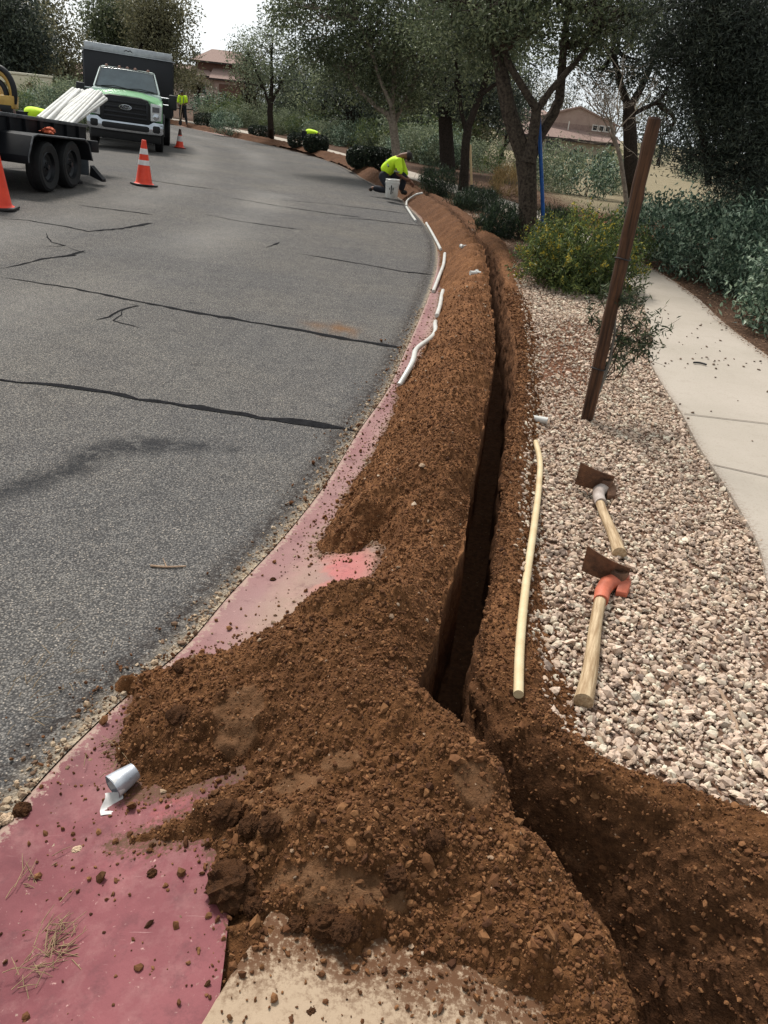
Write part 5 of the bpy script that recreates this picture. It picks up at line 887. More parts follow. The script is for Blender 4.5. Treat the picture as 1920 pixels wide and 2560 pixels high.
def houses():
    p = A(1171, 331, 80); zb = -1.5; t = thing('pink_house', 'pink stucco house with low gable and three small windows beyond the lawn', 'house', (p[0], 80, zb), rad(-4)); ev = p[2]+1.35-zb+.1
    b = MB(); b.box(-4.2, 6.6, .4, 9, 0, ev); b.build('lower_wall', CREAMW, t); b = MB(); b.prism([(-.6, ev), (6.5, ev), (6.5, ev+1.55), (2.95, ev+2.75), (-.6, ev+1.65)], 2.2, 9.5, 'y'); b.build('upper_wall', PINK, t)
    r = MB(); r.add([(-4.5, -.2, ev), (6.9, -.2, ev), (6.9, 2.2, ev+.55), (4.2, 2.19, ev+1.25), (-4.5, 2.19, ev+1.25)], [(0, 1, 2, 3, 4)]); r.prism([(-.2, ev), (2.15, ev)], -4.5, 6.9, 'x') if False else None; o = r.build('lower_roof', TILE, t); e = MB(); e.box(-4.5, 6.9, -.28, -.2, ev-.26, ev+.02); e.build('eave', DKT, o)
    r = MB(); r.add([(-.9, 2.0, ev+1.6), (2.95, 2.0, ev+2.8), (6.85, 2.0, ev+1.5), (6.85, 9.7, ev+1.5), (2.95, 9.7, ev+2.8), (-.9, 9.7, ev+1.6), (-.9, 2.0, ev+1.46), (2.95, 2.0, ev+2.66), (6.85, 2.0, ev+1.36)], [(0, 1, 4, 5), (1, 2, 3, 4), (6, 7, 1, 0), (7, 8, 2, 1)]); r.build('upper_roof', TILE, t); roof(t, -4.6, 1.5, 3, 9, ev+1.2, 1.0, 1.5, 'side_roof')
    for x in (4.45, 5.05, 5.65): win(t, x, x+.38, 2.2, ev+.92, ev+1.3)
    win(t, .2, 1.6, .4, ev-1.0, ev-.35); v = MB()
    for x, y, z in ((2.1, 1.4, ev+1.0), (2.5, 5, ev+2.5), (1.2, 5, ev+2.3)): v.tube([(x, y, z-.3), (x, y, z+.45)], .05, 6)
    v.build('vent_pipe', WHT, t)
    b = MB(); b.box(2.2, 3.0, .1, .2, ev+.0, ev+.0001); 
    # far house, two storeys
    p = A(478, 222, 120); sc = 120*.889/1662; t = thing('garage_house', 'two-storey house with red tiled roofs and brown garage door beyond the bushes', 'house', (p[0], 120, p[2]-1.2), rad(8)); H = 1.2
    b = MB(); b.box(-3.4, 3.6, 2.2, 9, 0, H+4.9); b.build('upper_wall', BRN, t); b = MB(); b.box(-.9, 4.4, 0, 6, 0, H+2.9); b.build('garage_wall', PINK, t); b = MB(); b.box(-7.5, -.9, .8, 8, 0, H+3.1); b.build('wing_wall', CREAMW, t); roof(t, -4.4, 4.6, 1.4, 10, H+4.9, 1.7, 2.6); roof(t, -1.6, 5.0, -.5, 5, H+2.9, 1.3, .3, 'garage_roof'); roof(t, -8.2, -.9, .1, 7, H+3.1, 1.2, 1.5, 'wing_roof')
    g = MB(); g.box(-.3, 3.7, -.09, -.003, 0, H+2.3); g.build('garage_door', BRN, t); win(t, -4.3, -2.2, .8, H+.9, H+2.0, 2)
    # house across the road
    p = A(125, 190, 80); q = A(187, 190, 80); wdt = q[0]-p[0]; t = thing('stucco_house', 'pale pink stucco house with white window across the road by the lamp post', 'house', (p[0], 80, -.3), rad(2)); h_ = A(125, 160, 80)[2]+.3; b = MB(); b.box(0, wdt+3, 0, 7, 0, h_); b.build('wall', PINK, t); roof(t, -.4, wdt+3.4, -.5, 8, h_, 1.5, 2.2); win(t, wdt*.42, wdt*.88, 0, h_-2.3, h_-.75, 2)
    p = A(142, 195, 62); q = A(143, 122, 62); t = thing('lamp_post', 'thin grey lamp post standing by the stucco house across the road', 'lamp post', (p[0], 62, -.2)); m = MB(); m.tube([(0, 0, 0), (0, 0, q[2]+.2)], [.07, .05], 8); m.build('pole', GREYP, t, smooth=True); m = MB(); m.tube([(0, 0, q[2]+.15), (.3, 0, q[2]+.35), (.8, 0, q[2]+.4)], [.05, .05, .08], 8); m.build('lamp_head', GREYP, t, smooth=True)
    # cream box with its mark
    p = A(17, 208, 40); q = A(80, 172, 40); t = thing('cream_box', 'cream box body with a small brown cross mark above the hedge row', 'box body', (p[0]-1.2, 40, .2), rad(3)); wd = q[0]-p[0]+1.2; hh = q[2]+.12; b = MB(); b.box(0, wd, 0, 1.8, .5, hh-.2); b.build('shell', mat('cream panel', c(214, 206, 178), c(204, 194, 166), 3, .5), t, bev=.05); b = MB(); b.box(-.03, wd+.03, -.03, 1.83, hh-.2, hh-.1); b.build('lid', mat('cream lid', c(222, 216, 192), c(210, 202, 178), 3, .5), t, bev=.02)
    b = MB(); cx, cz = wd-.42, hh-.62
    for k in range(4): a = k*math.pi/2; b.lathe([(0, -.012), (.075, -.011), (.075, -.002), (0, -.002)], 10, 'y', (cx+.1*math.cos(a), 0, cz+.1*math.sin(a)))
    b.build('mark', BRN, t); b = MB(); b.box(wd-1.9, wd-1.3, -.012, -.002, hh-.72, hh-.56); b.build('plate', mat('plate', c(150, 134, 96), c(126, 110, 76), 12, .5), t); b = MB()
    for x in (.3, wd-.3): b.lathe([(.0, -.1), (.3, -.1), (.33, -.05), (.33, .1), (0, .12)], 16, 'y', (x, .3, .33))
    b.build('wheels', BLK, t) if False else b.build('wheel', BLK, t)
houses()
# ------------------------------------------------------------------ traffic cones
CORG = mat('cone orange', c(232, 72, 42), c(214, 58, 36), 8, .5, .08, 60); CWHT = mat('reflective band', c(224, 220, 218), c(204, 198, 196), 20, .4); CBLK = mat('cone base', c(34, 33, 34), c(48, 44, 44), 10, .7, .2, 60); CTOP = mat('dirty cone tip', c(70, 56, 52), c(96, 62, 54), 14, .6)
def cone(p, h, bw, bands, lab, rz, tip=None, base=CBLK, lean=(0, 0)):
    t = thing('traffic_cone', lab, 'traffic cone', p, 0, 'traffic cones on the road', rot=(lean[0], lean[1], rz)); rb, rt = bw*.36, h*.036+.01; R_ = lambda z: rb+(rt-rb)*(z-.035)/(h-.035)
    b = MB(); w2 = bw/2; b.prism([(-w2, -w2*.7), (-w2*.7, -w2), (w2*.7, -w2), (w2, -w2*.7), (w2, w2*.7), (w2*.7, w2), (-w2*.7, w2), (-w2, w2*.7)], 0, .03); b.build('base', base, t, bev=.008)
    b = MB(); b.lathe([(rb+.03, .03), (rb+.012, .038), (R_(.06), .06), (R_(h*.5), h*.5), (rt, h-.004), (rt*.8, h), (rt*.7, h-.01), (rt*.7, h-.06)], 28); b.build('body', CORG, t, smooth=True)
    for z0, z1 in bands: b = MB(); b.lathe([(R_(z0)+.0005, z0), (R_(z0)+.003, z0+.002), (R_(z1)+.003, z1-.002), (R_(z1)+.0005, z1)], 28); b.build('reflective_band', CWHT, t, smooth=True)
    if tip: b = MB(); b.lathe([(R_(tip)+.003, tip), (rt+.003, h-.002), (rt*.8, h+.002), (0, h+.001)], 20); b.build('tip', CTOP, t, smooth=True)
def rp(x, y): return (x, y, float(road_z(np.array([x]), np.array([y]))[0])+.004)
def solve(a, b):
    z = .2
    for _ in range(20): p = W(a, b, z); z = .5*z+.5*float(road_z(np.array([p[0]]), np.array([p[1]]))[0])
    return W(a, b, z)
p = solve(311, 401); cone(rp(p[0], p[1]), .74, .40, [(.335, .415), (.51, .6)], 'orange cone with two white bands in front of the truck', .75, lean=(0, rad(3)))
p = solve(388, 320); cone(rp(p[0], p[1]), .56, .36, [(.2, .36)], 'small dirty-tipped cone with one broad white band beside the truck', .4, tip=.39, base=mat('cone base orange', c(150, 52, 38), c(120, 44, 34), 8, .6), lean=(0, rad(3)))
p = solve(4, 452); cone(rp(p[0]-.03, p[1]), .93, .42, [], 'plain orange cone cut by the photo edge, nearest the camera', .2)
# ------------------------------------------------------------------ wheels
TYRE = mat('tyre', c(16, 17, 19), c(25, 26, 28), 20, .75, .3, 90); STEEL = mat('dark steel rim', c(40, 42, 46), c(28, 30, 33), 10, .4, me=.5); CHR = mat('chrome', c(196, 202, 210), c(170, 176, 184), 4, .16, me=1.0)
def wheel(par, x, y, r, wd, side, rimm=STEEL):
    o = bpy.data.objects.new('wheel', None); COL.objects.link(o); o.parent = par; o.location = (x, y, r); s = side; h = wd/2
    m = MB(); m.lathe([(r*.6, -h*.8), (r*.85, -h), (r*.96, -h*.85), (r, -h*.55), (r, -h*.2), (r*.985, -h*.18), (r*.985, h*.18), (r, h*.2), (r, h*.55), (r*.96, h*.85), (r*.85, h), (r*.6, h*.8)], 40, 'x', closed=True); m.build('tyre', TYRE, o, smooth=True)
    m = MB(); m.lathe([(r*.6, s*h*.75), (r*.57, s*h*.85), (r*.53, s*h*.45), (r*.4, s*h*.25), (r*.2, s*h*.5), (r*.12, s*h*.55), (r*.1, s*h*.8), (0, s*h*.82)], 28, 'x')
    for k in range(6): a = k*math.pi/3; m.lathe([(0, s*h*.62), (r*.035, s*h*.6), (r*.035, s*h*.4)], 8, 'x', (0, r*.17*math.cos(a), r*.17*math.sin(a)))
    m.build('rim', rimm, o, smooth=True); return o
# ------------------------------------------------------------------ truck
BLKP = mat('black panel', c(11, 14, 22), c(15, 18, 26), 2, .42, .05, 20, spec=.4); BLKM = mat('black plastic', c(14, 15, 18), c(22, 23, 26), 14, .55, .1, 80); GRN = mat('green paint', c(126, 186, 130), c(114, 172, 118), 2, .3, spec=.5, coat=.5); PALE = mat('pale cab paint', c(206, 222, 216), c(190, 206, 202), 2, .32, spec=.5, coat=.4); ALU = mat('aluminium', c(176, 180, 184), c(154, 158, 164), 8, .4, me=.6); LENS = mat('headlight lens', c(206, 208, 208), c(176, 180, 182), 30, .15, spec=.7); LENSD = mat('lamp dark', c(66, 66, 70), c(96, 96, 100), 40, .2)
WGL = mat('windscreen', c(64, 78, 84), c(48, 60, 66), 2.5, .08, spec=.8); AMB = mat('amber marker', c(150, 112, 96), c(120, 86, 76), 20, .3)
def truck():
    x, y = -8.2, 23.3; t = thing('work_truck', 'green-bonneted work truck with a tall black box body parked facing the camera', 'truck', rp(x, y), rot=(0, rad(2.2), rad(17))); t.scale = (.98, .98, .98)
    m = MB(); m.box(-.95, .95, .12, .5, .26, .535); m.build('air_dam', BLKM, t, bev=.03)
    # chrome bumper with raised ends
    pf = [(-1.02, .54), (-.96, .49), (-.45, .475), (.45, .475), (.96, .49), (1.02, .54), (1.02, .8), (.74, .81), (.62, .73), (-.62, .73), (-.74, .81), (-1.02, .8)]; m = MB(); m.prism(pf, -.02, .2, 'y'); o = m.build('bumper', CHR, t, bev=.018)
    m = MB(); m.prism([(-.63, .56), (-.58, .535), (.58, .535), (.63, .56), (.63, .66), (.58, .685), (-.58, .685), (-.63, .66)], -.026, .01, 'y'); m.build('bumper_opening', BLKM, o, bev=.004)
    for s in (-1, 1):
        m = MB(); cx = s*.83; m.prism([(cx-.1, .57), (cx-.06, .54), (cx+.06, .54), (cx+.1, .57), (cx+.1, .7), (cx+.06, .725), (cx-.06, .725), (cx-.1, .7)], -.026, .01, 'y'); q = m.build('fog_pocket', BLKM, o, bev=.004); m = MB(); m.lathe([(0, -.032), (.05, -.03), (.055, -.02)], 16, 'y', (cx, 0, .635)); m.build('fog_lamp', LENSD, q) if False else None
    # grille
    m = MB(); m.prism([(-.665, .74), (.665, .74), (.665, 1.22), (.6, 1.33), (.42, 1.375), (-.42, 1.375), (-.6, 1.33), (-.665, 1.22)], .03, .3, 'y'); g = m.build('grille', BLKM, t, bev=.03)
    m = MB()
    for z in (.85, .96, 1.09, 1.22): m.box(-.57, .57, -.005, .04, z-.026, z+.026)
    m.box(-.6, -.55, -.003, .04, .8, 1.27); m.box(.55, .6, -.003, .04, .8, 1.27); m.build('bars', BLKP, g, bev=.008)
    m = MB(); m.lathe([(0, -.03), (1, -.028), (1, -.012)], 32, 'y'); v = [(p_[0]*.165, p_[1], p_[2]*.068+1.1) for p_ in m.v]; m.v = v; e = m.build('emblem', CHR, g, smooth=True); m = MB(); m.lathe([(0, -.034), (1, -.033), (1, -.02)], 32, 'y'); m.v = [(p_[0]*.148, p_[1], p_[2]*.054+1.1) for p_ in m.v]; m.build('emblem_field', BLKP, g, smooth=True)
    fc = bpy.data.curves.new('emblem_script', 'FONT'); fc.body = 'Ford'; fc.size = .115; fc.align_x = 'CENTER'; fc.align_y = 'CENTER'; fc.extrude = .003; fc.shear = .35; fo = bpy.data.objects.new('tmp', fc); COL.objects.link(fo); bpy.context.view_layer.update(); me = bpy.data.meshes.new_from_object(fo.evaluated_get(bpy.context.evaluated_depsgraph_get())); bpy.data.objects.remove(fo); o = link('emblem_script', me, CHR, g); o.location = (0, -.038, 1.1); o.rotation_euler = (rad(90), 0, 0)
    for s in (-1, 1):
        m = MB(); P = [(s*.672, .83), (s*.96, .86), (s*.985, 1.2), (s*.93, 1.26), (s*.672, 1.28)]; m.prism(P, .03, .32, 'y'); h = m.build('headlight', LENS, t, bev=.012)
        m = MB(); m.prism([(s*.72, 1.06), (s*.91, 1.07), (s*.91, 1.2), (s*.72, 1.2)], .022, .04, 'y'); m.build('upper_lamp', LENSD, h); m = MB(); m.lathe([(0, .018), (.06, .02), (.085, .028)], 18, 'y', (s*.82, 0, .95)); m.build('lower_lamp', CHR, h, smooth=True)
        m = MB(); n = 14; P = [(.55+.0, .55)]+[(1.05-.56*math.cos(math.pi*i/n), .5+.56*math.sin(math.pi*i/n)) for i in range(n+1)]+[(1.75, .5), (1.75, 1.3), (.3, 1.26), (.33, .6)]; P = [(1.05-.5*math.cos(math.pi*i/n), .46+.5*math.sin(math.pi*i/n)) for i in range(n+1)]+[(1.75, .46), (1.75, 1.36), (.28, 1.24), (.2, .82), (.45, .55)]; m.prism(P, s*.8, s*.99, 'x'); m.build('fender', GRN, t)
        m = MB(); m.tube([(s*1.0, 1.05-.53*math.cos(math.pi*i/n), .46+.53*math.sin(math.pi*i/n)) for i in range(n+1)], .055, 8); m.build('wheel_flare', BLKM, t, smooth=True)
        wheel(t, s*.9, 1.05, .42, .24, s); wheel(t, s*1.13, 4.7, .42, .22, s); wheel(t, s*.86, 4.7, .42, .22, -s)
        m = MB(); m.hexa([(s*1.28-.12, 1.35, 1.16), (s*1.28+.12, 1.35, 1.16), (s*1.28+.12, 1.5, 1.16), (s*1.28-.12, 1.5, 1.16), (s*1.28-.11, 1.37, 1.56), (s*1.28+.12, 1.37, 1.56), (s*1.28+.12, 1.48, 1.56), (s*1.28-.11, 1.48, 1.56)]); mi = m.build('mirror', BLKM, t, bev=.035); m = MB()
        for z in (1.27, 1.45): m.tube([(s*.93, 1.55, z), (s*1.18, 1.43, z)], .016, 8)
        m.build('mirror_arm', ALU, mi, smooth=True)
        m = MB(); m.box(min(s*.9, s*.97), max(s*.9, s*.97), 1.6, 2.7, .62, 1.47); d = m.build('door', PALE, t, bev=.02); m = MB(); m.box(min(s*.97, s*1.0), max(s*.97, s*1.0), 2.35, 2.55, 1.22, 1.26); m.build('handle', BLKM, d)
        m = MB(); m.add([(s*.935, 1.55, 1.5), (s*.935, 2.58, 1.5), (s*.79, 2.56, 2.0), (s*.79, 1.98, 2.0)], [(0, 1, 2, 3)]); m.build('side_window', WGL, d)
    # bonnet: raised centre, falling to the sides
    xs = [-.97, -.86, -.66, -.4, 0, .4, .66, .86, .97]; zs = [1.2, 1.27, 1.335, 1.385, 1.395, 1.385, 1.335, 1.27, 1.2]; vs = []; ny = 8
    for j in range(ny):
        f = j/(ny-1); yy = .06+1.3*f; up_ = .13*math.sin(f*1.4)
        for xx, zz in zip(xs, zs): vs.append((xx, yy+.06*abs(xx)*(1-f), zz+up_+(.05*f if abs(xx) > .8 else 0)))
    n = len(xs); vs += [(a, b_, 1.15) for a, b_, _ in vs]; q = n*ny; fs = [(j*n+i, j*n+i+1, (j+1)*n+i+1, (j+1)*n+i) for j in range(ny-1) for i in range(n-1)]; fs += [(i, i+1, q+i+1, q+i) for i in range(n-1)]; m = MB(); m.add(vs, fs); m.build('bonnet', GRN, t, smooth=True)
    m = MB(); m.box(-.95, .95, 1.15, 2.75, .55, 1.49); m.build('cab_body', PALE, t, bev=.03)
    m = MB(); m.hexa([(-.94, 1.22, 1.48), (.94, 1.22, 1.48), (.94, 2.72, 1.48), (-.94, 2.72, 1.48), (-.76, 1.85, 2.07), (.76, 1.85, 2.07), (.76, 2.68, 2.09), (-.76, 2.68, 2.09)]); cabr = m.build('cab_roof', PALE, t, bev=.07)
    nf = np.array((0, -.59, .63)); nf = np.array((0, -.683, .73)); pt = lambda u, v: np.array((u, 1.22+.63*v, 1.48+.59*v))+nf*.012
    m = MB(); vs = []; g2 = 9
    for j in range(5):
        v = .07+.83*j/4; hw = .855-.15*v
        for i in range(g2): u = -1+2*i/(g2-1); vs.append(pt(u*hw, v)+nf*.03*(1-u*u))
    m.add(vs, [(j*g2+i, j*g2+i+1, (j+1)*g2+i+1, (j+1)*g2+i) for j in range(4) for i in range(g2-1)]); ws = m.build('windscreen', WGL, t, smooth=True)
    m = MB(); A0 = [pt(-.855+.15*.07, .07)+nf*.01, pt(.845, .07)+nf*.01, pt(.72, .9)+nf*.01, pt(-.72, .9)+nf*.01]; m.tube([pt(-.86, .05)+nf*.02, pt(0, .045)+nf*.04, pt(.86, .05)+nf*.02, pt(.73, .92)+nf*.012, pt(0, .93)+nf*.04, pt(-.73, .92)+nf*.012, pt(-.86, .05)+nf*.02], .016, 6); m.build('windscreen_seal', BLKM, ws, smooth=True)
    for a, b in ((-.6, .05), (.1, .75)): m = MB(); m.tube([pt(a-.1, .04)+nf*.05, pt(a+.25, .1)+nf*.06, pt(b, .045)+nf*.05], .012, 6); m.build('wiper', BLKM, ws, smooth=True)
    for xx in (-.58, -.22, 0, .22, .58): m = MB(); m.lathe([(.0, .04), (.035, .03), (.045, 0), (.045, -.02)], 12, 'z', (xx, 1.95, 2.09)); m.build('marker_light', AMB, t, smooth=True)
    m = MB(); m.box(-1.29, 1.29, 2.95, 6.6, .88, 2.46); bx = m.build('box_body', BLKP, t, bev=.02); m = MB(); m.box(-1.26, 1.26, 2.93, 6.6, 2.47, 2.66); m.build('top_rail', ALU, bx, bev=.012); m = MB(); m.box(-1.36, 1.36, 2.9, 6.6, 2.45, 2.469); m.build('rail_flange', ALU, bx); m = MB(); m.tube([(-.12, 2.925, 2.545), (-.06, 2.925, 2.575), (0, 2.925, 2.55), (.05, 2.925, 2.58), (.11, 2.925, 2.54)], .012, 5); m.build('maker_plate', BLKM, bx)
    for s in (-1, 1):
        for yy in np.linspace(3.1, 6.5, 7): m = MB(); m.box(min(s*1.29, s*1.33), max(s*1.29, s*1.33), yy-.04, yy+.04, .95, 2.4); m.build('side_rib', BLKP, bx)
    m = MB(); m.box(-.42, -.3, .5, 6.5, .5, .68); m.box(.3, .42, .5, 6.5, .5, .68); m.build('chassis', BLKM, t); m = MB(); m.tube([(-.8, 1.05, .42), (.8, 1.05, .42)], .06, 10); m.build('axle', BLKM, t); m = MB(); m.tube([(-.35, .62, .33), (.35, .62, .25), (.72, .7, .24)], .03, 8); m.build('tie_rod', ALU, t, smooth=True)
    for s in (-1, 1): m = MB(); m.box(s*1.0-.25, s*1.0+.25, 5.35, 5.38, .22, .9); m.build('mud_flap', BLKM, t)
truck()
# ------------------------------------------------------------------ trailer and its load
TRB = mat('black trailer paint', c(13, 15, 20), c(20, 22, 27), 3, .68, .12, 40, spec=.2); TRG = mat('worn rail', c(92, 94, 98), c(54, 56, 60), 12, .5, .2, 60, me=.3); REDR = mat('red reflector', c(132, 26, 30), c(110, 20, 26), 8, .3); STIK = mat('white sticker', c(206, 206, 204), c(186, 186, 184), 20, .5)
def RIB(par, a, b, zt, ys):
    for q in ys:
        m = MB(); x0, x1 = (b-.001, b+.045) if a > -1 else (a-.045, a+.001); m.box(x0, x1, q, q+.1, .6, zt-.05); m.build('side_rib', TRB, par)
def shear(o, k, y0):
    for c_ in kids(o):
        if c_.type == 'MESH':
            for v in c_.data.vertices: v.co.z -= k*(v.co.y-y0)
            shear(c_, k, y0)
def trailer():
    x, y = -5.55, 12.0; r = rp(x, y); t = thing('dump_trailer', 'black tandem-axle trailer with solid ribbed sides loaded with white pipes', 'trailer', r, rot=(0, rad(1.8), rad(-1.0))); y0, y1, xa, xb = -2.6, 2.5, -.3, -2.2; zt = .97
    m = MB(); m.box(xb, xa, y0, y1, .5, .6); m.build('bed', TRB, t)
    for a, b, nm in ((xa-.05, xa, 'side_panel'), (xb, xb+.05, 'side_panel')):
        m = MB(); m.box(a, b, y0, y1, .44, zt-.05); sd = m.build(nm, TRB, t); m = MB(); m.box(a-.02, b+.02, y0, y1+.02, zt-.05, zt); m.build('top_rail', TRG if a > -1 else TRB, sd, bev=.008)
        RIB(sd, a, b, zt, np.arange(y0+.1, y1, .46))
    m = MB(); m.box(xb+.05, xa-.05, y1-.05, y1, .6, zt-.1); m.build('front_panel', TRB, t); m = MB(); m.box(xb+.05, xa-.05, y0, y0+.05, .6, zt-.1); m.build('tailgate', TRB, t)
    # fender with sloping ends
    P = [(-.62, .36), (-.62, .46), (-.42, .72), (-.3, .75), (1.3, .75), (1.46, .70), (1.58, .44), (1.55, .44), (1.43, .675), (1.29, .725), (-.29, .725), (-.4, .695), (-.59, .455), (-.59, .36)]; m = MB(); m.prism(P, xa+.0, .17, 'x'); fd = m.build('fender', TRB, t, bev=.004); m = MB(); m.box(xa+.002, xa+.04, -1.5, -.6, .36, .75); m.build('side_plate', TRB, t)
    m = MB(); m.tube([(.172, -.61, .38), (.172, -.6, .46), (.172, -.42, .72), (.172, -.3, .745), (.172, 1.3, .745), (.172, 1.45, .69), (.172, 1.57, .44)], .012, 6); m.build('fender_lip', TRG, fd, smooth=True)
    for q in (.12, .92): wheel(t, 0.02, q, .345, .23, 1); wheel(t, xb-.25, q, .345, .23, -1)
    for q in (.12, .92): m = MB(); m.tube([(xb-.2, q, .36), (0, q, .36)], .04, 8); m.build('axle', BLKM, t)
    m = MB(); m.box(xa+.05, xa+.075, -1.62, -1.28, .36, .45); m.build('red_reflector', REDR, t); m = MB(); m.box(xa+.06, xa+.08, -1.27, -1.1, .36, .46); sk = m.build('white_sticker', STIK, t); m = MB(); [m.box(xa+.0805, xa+.083, -1.25, -1.12, z, z+.012) for z in (.38, .405, .43)]; m.build('print', BLKM, sk); m = MB(); m.box(xa+.055, xa+.075, -1.24, -1.18, .56, .66); m.build('small_sticker', STIK, t); m = MB(); m.box(xa-.0, xa+.05, -2.6, -.6, .3, .38); m.build('frame_rail', TRB, t); m = MB(); m.box(xa+.02, xa+.05, -1.2, -.6, .4, .425); m.build('step_bar', TRG, t)
    m = MB(); m.box(xa-.02, xa+.33, 1.72, 1.76, .2, .56); m.build('mud_flap', GREYP2, t, bev=.006); m = MB(); m.box(xa-.1, xa+.38, 1.78, 2.1, .56, .74); m.build('tool_bracket', TRB, t, bev=.02); m = MB(); m.prism([(xa+.34, .2), (xa+.55, .13), (xa+.55, .17), (xa+.36, .36)], 1.74, 1.9, 'y'); m.build('stabiliser_foot', TRB, t); m = MB(); m.prism([(xa+.1, .09), (xa+.34, .07), (xa+.34, .11), (xa+.14, .26)], 1.3, 1.45, 'y'); m.build('jack_foot', TRB, t)
    m = MB(); m.tube([(xb+.3, y1, .5), (-1.25, y1+1.3, .5)], .05, 8); m.tube([(xa-.3, y1, .5), (-1.25, y1+1.3, .5)], .05, 8); m.build('drawbar', TRB, t)
    shear(t, .06, .5); return t
GREYP2 = mat('grey rubber flap', c(78, 84, 90), c(64, 70, 76), 6, .6, .1, 40)
trailer()
def load_pipes():
    r = np.random.default_rng(88); G = 'white pipes piled in the trailer'; first = None; q5 = 5.03
    for k, (s0, s1, n, lab) in enumerate([((620, 1150), (985, 830), 8, 'white pipe in the bundle nearest the hedge, poking from the trailer'), ((700, 1180), (1150, 845), 7, 'white pipe in the middle bundle poking from the trailer'), ((850, 1210), (1215, 850), 8, 'white pipe in the bundle crossing the truck headlight'), ((900, 1225), (1300, 915), 5, 'white pipe in the loosest bundle, lowest over the truck grille')]):
        for i in range(n):
            ux = (i-(n-1)/2)*13; dp = r.normal()*.07
            a = np.array((s0[0]+ux*1.6, s0[1]+ux*.5+r.normal()*8)); b = np.array((s1[0]+ux*1.25+r.normal()*8, s1[1]+ux*.45+r.normal()*9)); cv = lambda v: (v[0]/q5/K, (60+v[1]/q5)/K)
            p0 = A(*cv(a), 14.05+dp+.1*k); p1 = A(*cv(b), 16.3+dp+r.normal()*.05); d = p1-p0; p0 = p0-d*.16; Ln = np.linalg.norm(p1-p0)
            if first is None:
                m = MB(); L_ = 2.9; m.tube([(0, 0, .06), (0, 0, 0.001), (0, 0, 0), (0, 0, L_*.5), (0, 0, L_), (0, 0, L_-.001), (0, 0, L_-.1)], [.021, .021, .03, .03, .03, .0225, .0225], 12, cap=False); o = m.build('plastic_pipe', PVC, None, smooth=True); first = o
            else: o = first.copy(); COL.objects.link(o)
            o.location = p1-(p1-p0)/Ln*2.9 if Ln > 2.9 else p0; o.scale = (1, 1, Ln/2.9 if Ln <= 2.9 else 1); o.rotation_euler = Vector(p1-p0).to_track_quat('Z', 'Y').to_euler(); tag(o, lab, 'pipe', 'pipe bundle %s' % ('near the hedge', 'in the middle', 'over the headlight', 'over the grille')[k])
load_pipes()
def rag():
    p = A(114, 268, 12.6); bm = bmesh.new(); bmesh.ops.create_icosphere(bm, subdivisions=3, radius=1); co = np.array([v.co[:] for v in bm.verts]); e = fbm(co[:, 0]+3, co[:, 1]+co[:, 2], 2.4, 3, 2)*.8
    for v, q in zip(bm.verts, e): v.co = v.co*(1+q); v.co.x *= .09; v.co.y *= .16; v.co.z *= .05
    me = bpy.data.meshes.new('orange_rag'); bm.to_mesh(me); bm.free(); o = link('orange_rag', me, mat('orange cloth', c(206, 104, 66), c(150, 66, 44), 18, .9, .5, 40), None); o.location = (-5.66, 12.75, rp(-5.6, 12.75)[2]+.79); tag(o, 'crumpled orange rag lying on the black trailer fender', 'rag')
rag()
YMC = mat('machine yellow', c(206, 168, 88), c(172, 132, 66), 6, .5, .1, 30)
def machine():
    y = 13.0; p = A(-8, 268, y); t = thing('trencher', 'yellow and black trenching machine standing in the trailer, cut by the photo edge', 'machine', (p[0], y, .78)); q = lambda a, b: A(a, b, y)-np.array((p[0], y, .78))
    c0 = q(-2, 196); m = MB(); rr = .235
    m.tube([c0+np.array((rr*math.cos(a), 0, rr*1.35*math.sin(a))) for a in np.linspace(-.5, 3.6, 24)], .042, 10); m.build('chain_guard', BLKM, t, smooth=True); m = MB(); m.tube([c0+np.array((rr*.8*math.cos(a), .03, rr*1.08*math.sin(a))) for a in np.linspace(-.3, 3.4, 22)], [.05]*22, 10); m.build('boom', YMC, t, smooth=True)
    m = MB(); m.tube([c0+np.array((rr*.5*math.cos(a), -.02, -.05+rr*.75*math.sin(a))) for a in np.linspace(-.4, 3.4, 18)], .04, 8); m.build('hose', BLKM, t, smooth=True)
    b = q(18, 222); m = MB(); m.hexa([tuple(b+v) for v in ((-.14, -.08, -.1), (.1, -.08, -.08), (.1, .12, -.08), (-.14, .12, -.1), (-.12, -.08, .1), (.12, -.08, .1), (.12, .12, .1), (-.12, .12, .1))]); m.build('bracket', YMC, t, bev=.02); m = MB(); m.box(b[0]-.16, b[0]+.08, b[1]-.1, b[1]-.02, b[2]-.16, b[2]-.03); m.build('foot_block', BLKM, t, bev=.015)
    e = q(-6, 240); m = MB(); m.box(e[0]-.5, e[0]+.12, -.2, .4, 0, e[2]+.05); m.build('engine_block', BRN, t, bev=.05); m = MB(); m.lathe([(0, -.1), (.16, -.1), (.19, -.04), (.19, .1), (0, .1)], 20, 'y', (e[0]-.15, .0, .02)); m.build('wheel', TYRE, t, smooth=True); m = MB(); m.box(c0[0]-.6, c0[0]-.1, -.05, .4, e[2], c0[2]+.15); m.build('cowl', YMC, t, bev=.06)
machine()
